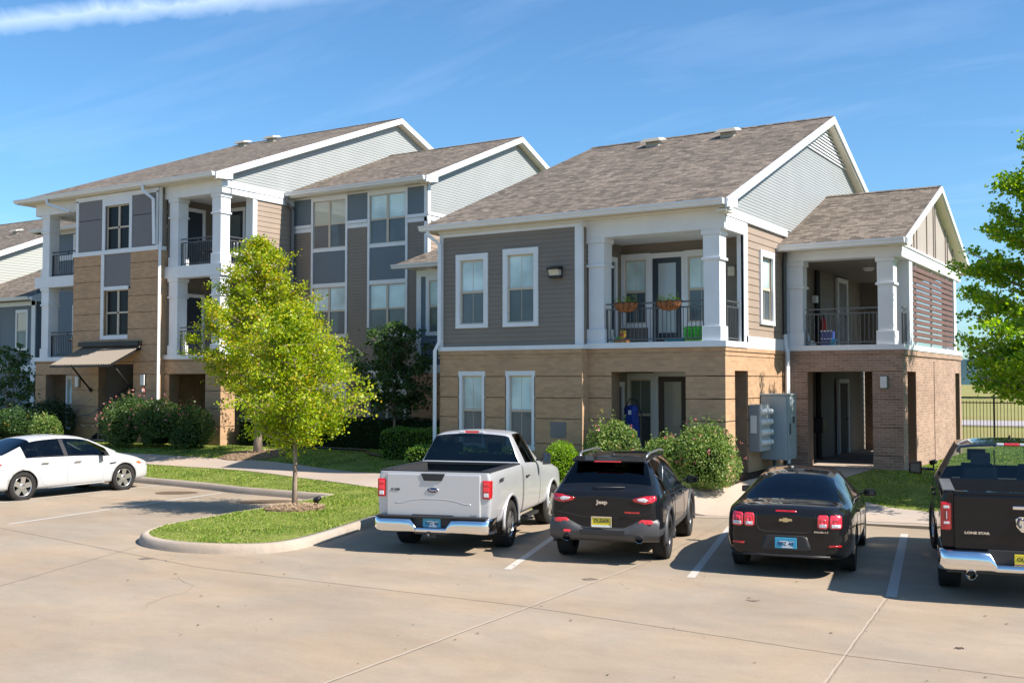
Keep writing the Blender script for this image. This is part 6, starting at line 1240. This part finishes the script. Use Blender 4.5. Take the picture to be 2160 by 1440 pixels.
# ---------------------------------------------------------------- black compact suv
def suv_black():
    rt=empty('parked_suv',(0,0,0),'black suv with roof rails and grey wheel arch cladding parked between pickup and dark sedan','suv','vehicles parked in the lot')
    P=paint('black_paint',(.008,.009,.011),.12); WZ[0]=.40
    st=[sec(.03,.46,.76,1.02,1.06,.66,.02),sec(.09,.42,.86,1.08,1.14,.74,.02),sec(.24,.40,.905,1.10,1.17,.77,.03),
        sec(.62,.38,.925,1.12,1.585,.60,.045),sec(.80,.37,.93,1.12,1.62,.595,.05),sec(1.45,.36,.93,1.11,1.645,.60,.055),sec(1.53,.36,.93,1.105,1.645,.60,.055),sec(2.35,.36,.93,1.09,1.62,.60,.055),sec(2.75,.36,.93,1.07,1.56,.60,.05),
        sec(3.5,.37,.925,1.0,1.08,.72,.04),sec(4.1,.38,.92,.92,.99,.76,.05),sec(4.45,.40,.86,.82,.88,.70,.04),sec(4.6,.44,.68,.74,.78,.56,.02)]
    def mf(i,k):
        if k<=1: return 5
        if i==2 and k in (6,7): return 2
        if i==8 and k in (6,7): return 3
        if i in (3,4,6,7) and k==5: return 4
        if i==-1 and k<=1: return 5
        return 0
    me=vehicle_body(st,mf,{0:.3,3:.45,5:.3,6:.3},(.96,3.68),.415,.93,creasek={5:.55,6:.35,1:.4,2:.2})
    body,bvh=split_body(me,rt,{0:P,2:TINTD,3:CLEARG,4:TINTD,5:GREYPL},{2:'rear_window',3:'windshield',4:'side_window'})
    for s in (1,-1):
        wheel(rt,.96,s*.79,.365,.25,s,5,ALLOYD,.64,.12); wheel(rt,3.68,s*.79,.365,.25,s,5,ALLOYD,.64,.12)
        for wx in (.96,3.68):
            m=MB(); 
            a0=-.3; pts=[(wx+.435*math.cos(a),s*.905,.40+.435*math.sin(a)) for a in [a0+(PI+.6)*k/24 for k in range(25)]]
            m.tube(pts,.042,7); m.build('arch_cladding',GREYPL,rt)
        m=MB(); m.tube([(.80,s*.55,1.63),(.88,s*.565,1.675),(1.05,s*.575,1.70),(2.0,s*.575,1.70),(2.4,s*.57,1.675),(2.5,s*.56,1.62)],.02,8); m.build('roof_rail',mat('satin_rail',(.35,.36,.37),.3,.8) if 'satin_rail' not in bpy.data.materials else bpy.data.materials['satin_rail'],rt)
        mirror(rt,2.86,s*.88,1.10,s,P,.20,.16,.06,.12)
        # slim swept lamps
        o=patch_obj(bvh,[(0,s*.46,1.04),(0,s*.50,1.0),(0,s*.66,.965),(0,s*.78,.985),(0,s*.845,1.03),(0,s*.83,1.085),(0,s*.68,1.085)],(1,-s*.18,0),REDL,'tail_lamp',rt,.016)
        patch_obj(bvh,[(0,s*.54,1.045),(0,s*.56,1.015),(0,s*.68,.995),(0,s*.72,1.03),(0,s*.66,1.06)],(1,-s*.18,0),CLEARL,'reverse_lens',o,.022)
        patch_obj(bvh,[(0,s*.56,.685),(0,s*.58,.655),(0,s*.76,.66),(0,s*.79,.69),(0,s*.76,.72),(0,s*.6,.72)],(1,-s*.1,0),REDB,'reflector',rt,.045)
    # lower bumper moulding
    m=MB(); 
    ys=[-.88,-.84,-.62,-.45,-.30,.30,.45,.62,.84,.88]; top=[.68,.74,.73,.64,.57,.57,.64,.73,.74,.68]
    V=[];n=len(ys)
    for y,t in zip(ys,top):
        xx=.0+.10*max(0,(abs(y)-.5)/.38)**2; V+=[(xx+.03,y,t),(xx-.015,y*1.0,t-.03),(xx-.035,y*1.0,t-.08),(xx-.035,y,.50),(xx-.01,y,.42),(xx+.12,y*.97,.36)]
    m.add(V,[(i*6+j,(i+1)*6+j,(i+1)*6+j+1,i*6+j+1) for i in range(n-1) for j in range(5)],0,True); m.build('rear_bumper',GREYPL,rt)
    m=MB(); m.box(-.055,.0,-.36,.36,.475,.555); m.build('bumper_vent',BLKPL,rt,bevel=.01); m=MB(); m.box(-.07,-.03,.52,.63,.505,.545); m.build('tow_hook',REDB,rt,bevel=.012)
    for y in (.58,-.58): m=MB(); m.lathe([(.055,-.09),(.062,-.06),(.062,.1),(.05,.1),(.045,-.09)],(.03,y,.42),'x',seg=20); m.build('exhaust_tip',CHROME,rt)
    # spoiler, brake lamp, wiper, badge
    m=MB(); m.add([(.40,-.60,1.605),(.40,.60,1.605),(.66,.585,1.66),(.66,-.585,1.66),(.42,-.58,1.575),(.42,.58,1.575),(.66,.56,1.60),(.66,-.56,1.60)],[(0,1,2,3),(4,7,6,5),(0,4,5,1),(0,3,7,4),(1,5,6,2)]); m.build('spoiler',P,rt,bevel=.01)
    m=MB(); m.box(.392,.41,-.22,.22,1.585,1.602); m.build('brake_lamp',REDB,rt)
    m=MB(); m.tube([onto(bvh,(0,-.32,1.19),(1,0,0),.02),onto(bvh,(0,.10,1.175),(1,0,0),.03),onto(bvh,(0,.2,1.18),(1,0,0),.02)],.012,5); m.build('wiper',BLKPL,rt)
    h=onto(bvh,(0,0,.98),(1,0,0),.006); text('Jeep',.085,CHROME,rt,(h.x-.004,0.02,.98),REAR,'badge_lettering',.004,bold=.003,sx=1.2)
    h=onto(bvh,(0,-.5,.80),(1,0,0),.004); text('TRAILHAWK',.035,mat('badge_red',(.6,.05,.04),.4),rt,(h.x-.02,-.46,.83),REAR,'model_lettering',.003,bold=.002,sx=1.2)
    plate(rt,-.01,.02,.68,PLY,[('DLE605',.075,0,.012,PLK)],PLK); m=MB(); m.box(-.0252,-.022,-.135,.175,.602,.625); m.build('plate_strip',PLW,rt); m=MB(); 
    for a,b,c,d in ((-.14,.18,.745,.762),(-.14,.18,.594,.602),(-.145,-.132,.594,.762),(.172,.185,.594,.762)): m.box(-.03,-.02,a,b,c,d)
    m.build('plate_frame',CHROME,rt)
    m=MB(); m.tube([(.85,0,1.68),(.72,0,1.80)],[.006,.003],5); m.lathe([(.001,.03),(.02,.02),(.035,0)],(.85,0,1.675)); m.build('antenna',BLKPL,rt)
    door_lines(bvh,rt,[[(1.0,1.1),(1.28,.82),(1.45,.5)],[(1.5,1.1),(1.53,.5)],[(2.62,1.05),(2.68,.5)]],1.1); door_lines(bvh,rt,[],1)
    line_on(bvh,[(0,-.78,1.04),(0,-.76,.82),(0,-.3,.74),(0,.3,.74),(0,.76,.82),(0,.78,1.04)],(1,0,0),.004,INTER,'hatch_gap',rt,off=0)
    handle(rt,bvh,1.35,-1.1,.99,P); handle(rt,bvh,2.3,-1.1,.97,P); handle(rt,bvh,1.35,1.1,.99,P)
    m=MB(); m.box(.4,4.2,-.7,.7,.36,.42); m.box(.9,3.6,-.66,.66,.55,.6); m.box(3.0,3.3,-.65,.65,.85,1.0); m.tube([(.96,-.7,.365),(.96,.7,.365)],.05,6); m.build('cabin_floor',INTER,rt); seats(rt,(1.15,2.15),(-.36,.36),.75,.5,.55)
    m=MB(); m.tube([(.93,-.8,1.12),(.93,-.8,1.5)],.01,4); m.build('window_bar',ALLOY,rt)
    return rt
# ---------------------------------------------------------------- sedans
def sedan(kind):
    if kind=='dark':
        rt=empty('parked_sedan',(0,0,0),'dark grey black sedan with square twin tail lamps parked right of the suv','sedan','vehicles parked in the lot'); P=paint('black_metallic_paint',(.010,.0105,.012),.14,.1); tint=TINTD; W=.925; wells=(1.09,3.83); r=.335; L_=4.86
    else:
        rt=empty('parked_sedan',(0,0,0),'white sedan seen from its right side at the left edge of the lot','sedan','vehicles parked in the lot'); P=paint('white_paint',(.43,.435,.44),.25); tint=TINT; W=.915; wells=(1.08,3.875); r=.335; L_=4.84
    WZ[0]=.335
    st=[sec(.02,.34,.66,.82,.90,.56,.01),sec(.07,.30,.80,.90,1.0,.66,.02),sec(.28,.26,.885,.945,1.04,.74,.025),sec(.62,.24,W-.01,.965,1.05,.74,.03),
        sec(1.42,.23,W,.97,1.36,.56,.055),sec(1.68,.22,W,.965,1.40,.56,.055),sec(2.18,.22,W,.955,1.42,.565,.055),sec(2.26,.22,W,.953,1.42,.565,.055),sec(2.75,.22,W,.94,1.39,.56,.05),sec(3.02,.22,W,.93,1.34,.56,.045),
        sec(3.78,.23,W,.885,.95,.70,.035),sec(4.3,.25,W-.02,.80,.86,.72,.05),sec(4.64,.28,.83,.69,.75,.64,.04),sec(4.80,.31,.66,.58,.62,.5,.02)]
    st.insert(4,sec(1.22 if kind=='white' else 1.10,.235,W,.972,1.29 if kind=='white' else 1.245,.615 if kind=='white' else .64,.045)); st.insert(11,sec(3.48,.225,W,.905,1.10,.645,.04))
    def mf(i,k):
        if i in (3,4) and k in (6,7): return 2
        if i in (10,11) and k in (6,7): return 3
        if i in (5,6,8,9,10) and k==5: return 4
        if i==4 and k==5 and kind=='white': return 4
        if i==7 and k==5: return 5
        if k==0: return 5
        return 0
    me=vehicle_body(st,mf,{0:.25,3:.4,5:.3,7:.5,8:.5,10:.2},wells,.375,W,creasek={5:.6,6:.3,1:.3,4:.15})
    body,bvh=split_body(me,rt,{0:P,2:TINTD if kind=='dark' else TINTD,3:CLEARG,4:tint,5:BLKPL},{2:'rear_window',3:'windshield',4:'side_window'})
    for s in (1,-1):
        m=MB(); m.tube([onto(bvh,(x,s*y,z),(0,0,-1),.0)+Vector((0,0,-.004)) for x,y,z in ((3.0,.545,2),(3.25,.585,2),(3.5,.625,2),(3.74,.68,2))],[.026,.028,.03,.032],6); m.build('window_pillar',P,rt)
        for wx in wells: wheel(rt,wx,s*(W-.125),r,.215,s,5,ALLOY,.69,.10 if kind=='dark' else .125)
        mirror(rt,3.12,s*(W-.05),.96,s,P if kind=='dark' else BLKPL,.19,.14,.06,.12)
    m=MB(); m.box(.6,4.2,-.68,.68,.22,.27); m.box(.9,3.7,-.62,.62,.42,.46); m.box(1.0,1.6,-.62,.62,.9,.93); m.box(3.1,3.5,-.62,.62,.7,.88); m.tube([(wells[0],-.7,r),(wells[0],.7,r)],.05,6); m.tube([(wells[1],-.7,r),(wells[1],.7,r)],.05,6); m.build('cabin_floor',INTER,rt); seats(rt,(1.75,2.55),(-.36,.36),.52,.5,.58)
    door_lines(bvh,rt,[[(1.28,.97),(1.38,.72),(1.58,.36),(1.7,.3)],[(2.2,.95),(2.24,.32)],[(3.2,.9),(3.28,.7),(3.22,.3)],[(1.7,.3),(3.22,.3)]],1.1,w=.0035 if kind=='white' else .0045,mt=BLKPL if kind=='dark' else mat('panel_shadow_gap',(.25,.25,.25),.8))
    for s in (1,-1):
        handle(rt,bvh,1.62,s*1.1,.84,CHROME if kind=='white' else P); handle(rt,bvh,2.5,s*1.1,.82,CHROME if kind=='white' else P)
        line_on(bvh,[(1.3,s*1.1,.985),(1.6,s*1.1,1.0),(2.2,s*1.1,.985),(3.0,s*1.1,.95)],(0,-s,0),.006,BLKPL if kind=='white' else CHROME,'window_trim',rt,off=.004)
    if kind=='dark':
        for s in (1,-1):
            for a,b in ((.45,.60),(.625,.80)):
                d=(1,-s*.25,0) if b>.7 else (1,0,0)
                o=patch_obj(bvh,[(0,s*a,.76),(0,s*(a-.0),.90),(0,s*(a+.02),.925),(0,s*(b-.02),.925),(0,s*b,.90),(0,s*(b-.005),.76),(0,s*(b-.03),.735),(0,s*(a+.03),.735)],d,REDB,'tail_lamp',rt,.012)
                patch_obj(bvh,[(0,s*(a+.025),.755),(0,s*(a+.025),.80),(0,s*(b-.025),.80),(0,s*(b-.03),.755)],d,CLEARL,'reverse_lens',o,.02)
            patch_obj(bvh,[(0,s*.60,.475),(0,s*.60,.50),(0,s*.77,.505),(0,s*.77,.48)],(1,0,0),REDL,'reflector',rt,.01)
        h=onto(bvh,(0,0,.84),(1,0,0),.0); m=MB(); x=h.x-.012
        m.poly_prism([(x,.095,.822),(x,.085,.858),(x,.035,.856),(x,.035,.872),(x,-.035,.872),(x,-.03,.858),(x,-.085,.862),(x,-.095,.828),(x,-.04,.826),(x,-.035,.812),(x,.035,.812),(x,.035,.824)],(.012,0,0)); m.build('badge',mat('gold_badge',(.62,.5,.28),.25,.8),rt)
        h=onto(bvh,(0,-.5,.69),(1,0,0),.0); text('MALIBU LT',.032,CHROME,rt,(h.x-.008,-.5,.685),REAR,'model_lettering',.003,bold=.001,sx=1.3)
        line_on(bvh,[(0,-.42,.93),(0,-.42,.76),(0,-.38,.69),(0,-.3,.665),(0,.3,.665),(0,.38,.69),(0,.42,.76),(0,.42,.93)],(1,0,0),.005,INTER,'boot_gap',rt,off=0)
        patch_obj(bvh,[(0,-.15,.955),(0,-.15,.975),(0,.15,.975),(0,.15,.955)],(1,0,0),REDL,'brake_lamp',rt,.006)
        patch_obj(bvh,[(0,-.30,.60),(0,-.36,.42),(0,-.33,.40),(0,.33,.40),(0,.36,.42),(0,.30,.60),(0,.25,.62),(0,-.25,.62)],(1,0,0),BLKPL,'plate_recess',rt,.004)
        h=onto(bvh,(0,0,.52),(1,0,0),.0); plate(rt,h.x-.008,0,.51,PLB,[('BFZ 43',.075,.0,-.012,PLN)],PLB); m=MB(); xx=h.x-.0205; m.poly_prism([(xx,.06,.442),(xx,.02,.50),(xx,.10,.535),(xx,.0,.545),(xx,-.04,.53),(xx,-.13,.54),(xx,-.05,.50),(xx,-.11,.442)],(.0005,0,0)); m.build('plate_scene',PLW,rt)
        m=MB(); m.tube([onto(bvh,(0,y,.335),(1,0,0),.012) for y in (-.62,-.3,0,.3,.62)],.02,6); m.build('bumper_strip',BLKPL,rt)
        hh=onto(bvh,(1.5,0,1.5),(0,0,-1),0); m=MB(); m.add([(1.42,0,hh.z-.01),(1.62,.03,hh.z),(1.62,-.03,hh.z),(1.44,0,hh.z+.075)],[(0,1,2),(0,3,1),(0,2,3),(1,3,2)]); m.build('antenna',BLKPL,rt)
    else:
        for s in (1,-1):
            patch_obj(bvh,[(4.28,s*1,.70),(4.42,s*1,.755),(4.60,s*1,.71),(4.66,s*1,.63),(4.52,s*1,.62)],(-.25,-s,0),CLEARL,'headlamp',rt,.008)
            patch_obj(bvh,[(4.26,s*1,.70),(4.34,s*1,.735),(4.42,s*1,.69),(4.40,s*1,.655)],(-.2,-s,0),AMBER,'indicator',rt,.014)
            patch_obj(bvh,[(.16,s*1,.88),(.30,s*1,.90),(.52,s*1,.875),(.42,s*1,.80),(.2,s*1,.79)],(.3,-s,0),REDL,'tail_lamp',rt,.008)
            patch_obj(bvh,[(3.42,s*1,.735),(3.62,s*1,.745),(3.60,s*1,.715),(3.42,s*1,.70)],(0,-s,0),BLKPL,'fender_vent',rt,.006)
            line_on(bvh,[(1.75,s*1.1,.255),(3.3,s*1.1,.27)],(0,-s,0),.012,P,'sill_ridge',rt,off=.004)
        m=MB(); m.box(4.74,4.82,-.34,.34,.33,.44); m.build('grille',BLKPL,rt,bevel=.01)
    return rt
# ---------------------------------------------------------------- black pickup
def pickup_black():
    rt=empty('parked_pickup',(0,0,0),'glossy black crew cab pickup with chrome rear bumper cut off by the right edge','pickup truck','vehicles parked in the lot')
    P=paint('gloss_black_paint',(.007,.008,.010),.10); WZ[0]=.44
    st=[sec(.08,.56,.99,1.38,1.41,.955,.0),sec(.10,.54,1.01,1.385,1.415,.965,.0),sec(.4,.50,1.03,1.39,1.42,.97,.0),sec(1.2,.48,1.035,1.395,1.425,.97,.0),sec(1.78,.48,1.035,1.40,1.43,.97,.0),
        sec(1.80,.48,1.035,1.405,1.44,.96,.0),sec(1.93,.48,1.03,1.41,1.88,.73,.05),sec(2.08,.48,1.03,1.41,1.92,.72,.055),sec(2.85,.48,1.03,1.39,1.935,.72,.06),sec(2.93,.48,1.03,1.385,1.935,.72,.06),sec(3.6,.48,1.03,1.36,1.90,.715,.06),
        sec(4.3,.50,1.03,1.29,1.35,.84,.04),sec(5.1,.52,1.03,1.20,1.28,.86,.06),sec(5.65,.52,.99,1.1,1.18,.84,.05),sec(5.86,.54,.86,.95,1.0,.7,.03)]
    def mf(i,k):
        if k<=0: return 5
        if i==5 and k in (6,7): return 2
        if i==10 and k in (6,7): return 3
        if i in (7,9) and k==5: return 4
        return 0
    me=vehicle_body(st,mf,{0:.9,1:.6,4:.9,5:.9,6:.5,8:.4,9:.4},(1.27,4.84),.475,1.03,cut=(.17,1.74,-.83,.83,.86,1.7),creasek={5:.75,6:.5,1:.5})
    body,bvh=split_body(me,rt,{0:P,2:CLEARG,3:CLEARG,4:TINTD,5:BLKPL},{2:'rear_window',3:'windshield',4:'side_window'})
    for s in (1,-1):
        wheel(rt,1.27,s*.875,.41,.285,s,6,ALLOY,.62,.12); wheel(rt,4.84,s*.875,.41,.285,s,6,ALLOY,.62,.12,steer=R(6))
        m=MB(); m.box(.12,1.78,s*.83,s*.985,1.415,1.44); m.build('bed_rail_cap',mat('rail_plastic',(.10,.10,.10),.4) if 'rail_plastic' not in bpy.data.materials else bpy.data.materials['rail_plastic'],rt,bevel=.012)
        mirror(rt,3.62,s*1.0,1.42,s,P,.20,.24,.18,.12)
        m=MB(); m.box(.045,.20,s*.875,s*1.012,.92,1.28); o=m.build('tail_lamp',REDL,rt,bevel=.022); m=MB(); m.box(.035,.06,s*.905,s*.975,1.20,1.235); m.box(.035,.06,s*.905,s*.975,1.0,1.03); m.build('reverse_lens',CLEARL,o,bevel=.005); m=MB(); m.box(.034,.06,s*.91,s*.97,1.055,1.175); m.build('brake_lens',mat('deep_red_lens',(.22,.005,.008),.15,coat=1),o,bevel=.005); m=MB(); m.box(.030,.06,s*.932,s*.942,1.065,1.165); m.build('light_guide',CLEARL,o)
    m=MB(); m.box(.035,.09,-.855,.855,.66,1.385); tg=m.build('tailgate',P,rt,bevel=.03); m=MB(); m.box(.06,.17,-.85,.85,1.37,1.425); m.build('tailgate_cap',P,rt,bevel=.02)
    m=MB(); m.box(.02,.06,-.16,.16,1.215,1.262); m.build('tailgate_handle',CHROME,tg,bevel=.01)
    m=MB(); m.poly_prism([(.034,.13,1.10),(.034,.085,1.13),(.034,-.085,1.13),(.034,-.13,1.10),(.034,-.12,1.0),(.034,-.06,.93),(.034,.06,.93),(.034,.12,1.0)],(-.014,0,0)); em=m.build('badge',CHROME,tg,bevel=.008)
    m=MB(); 
    for s in (1,-1): m.tube([(.017,s*.03,1.09),(.012,s*.085,1.10),(.012,s*.105,1.04),(.012,s*.075,.99),(.014,s*.055,1.03)],[.012,.018,.018,.014,.01],6)
    m.poly_prism([(.018,.035,1.10),(.018,-.035,1.10),(.018,-.02,.96),(.018,.02,.96)],(-.012,0,0)); m.build('ram_head',mat('dark_badge',(.12,.13,.15),.25,.8),em)
    text('LONE STAR',.042,CHROME,tg,(.028,.58,.90),REAR,'model_lettering',.003,bold=.002,sx=1.35)
    chrome_bumper(rt,.36,.50,1.045,.43,.69,-.13,center=True); m=MB(); m.box(-.02,.12,-.46,.46,.46,.70); m.box(-.06,.3,-.95,.95,.40,.52); m.build('bumper_step',BLKPL,rt,bevel=.01)
    plate(rt,-.03,.0,.585,PLY,[('OLB·712',.07,0,.012,PLK)],PLK); m=MB(); m.box(-.0455,-.042,-.155,.155,.51,.54); m.build('plate_strip',PLP,rt)
    for y in (.66,-.66): m=MB(); m.lathe([(.06,-.02),(.072,0),(.072,.25),(.055,.25),(.05,-.02)],(-.10,y,.385),'x',seg=22); m.build('exhaust_tip',CHROME,rt)
    m=MB(); m.box(1.895,1.93,-.10,.10,1.915,1.955); m.build('brake_lamp',REDB,rt,bevel=.01); m=MB(); m.box(1.895,1.93,.10,.20,1.915,1.955); m.box(1.895,1.93,-.20,-.10,1.915,1.955); m.build('cargo_lamp',CLEARL,rt,bevel=.012)
    m=MB(); m.box(1.86,1.9,-.24,-.225,1.46,1.86); m.box(1.86,1.9,.225,.24,1.46,1.86); m.build('window_bar',BLKPL,rt); m=MB(); m.add([(2.1,0,2.0),(2.3,.03,2.0),(2.3,-.03,2.0),(2.12,0,2.075)],[(0,1,2),(0,3,1),(0,2,3),(1,3,2)]); m.build('antenna',BLKPL,rt)
    m=MB(); m.tube([(.6,0,.42),(5.2,0,.42)],.09,8); m.tube([(1.27,-.75,.41),(1.27,.75,.41)],.08,8); m.box(.3,5.4,-.5,-.42,.44,.54); m.box(.3,5.4,.42,.5,.44,.54); m.build('chassis',BLKPL,rt)
    m=MB(); m.box(2.0,4.2,-.78,.78,.6,.65); m.box(3.9,4.2,-.72,.72,1.1,1.27); m.build('cabin_floor',INTER,rt); seats(rt,(2.2,3.15),(-.4,.4),.98,.52,.6)
    m=MB(); m.box(.16,1.74,s*.5,-s*.5,1.0,1.0) 
    m=MB(); m.tube([(.08,-.9,1.42),(.08,-.9,1.42)],.001,3)
    door_lines(bvh,rt,[[(2.0,1.4),(1.98,1.0),(2.05,.52)],[(2.9,1.38),(2.92,.52)],[(3.85,1.33),(3.9,.9),(3.86,.52)]],1.2); handle(rt,bvh,2.2,1.2,1.18,P); handle(rt,bvh,3.1,1.2,1.17,P)
    return rt
place(pickup_silver(),(-10.42,14.88),1.27,16.5,s=.955)
place(suv_black(),(-7.62,15.2),.96,15.5,s=.945)
place(sedan('dark'),(-4.93,15.72),1.09,11,s=.955)
place(pickup_black(),(-1.90,15.55),1.27,12,s=.96)
place(sedan('white'),(-23.55,15.0),1.08,0.5,z=-.02)
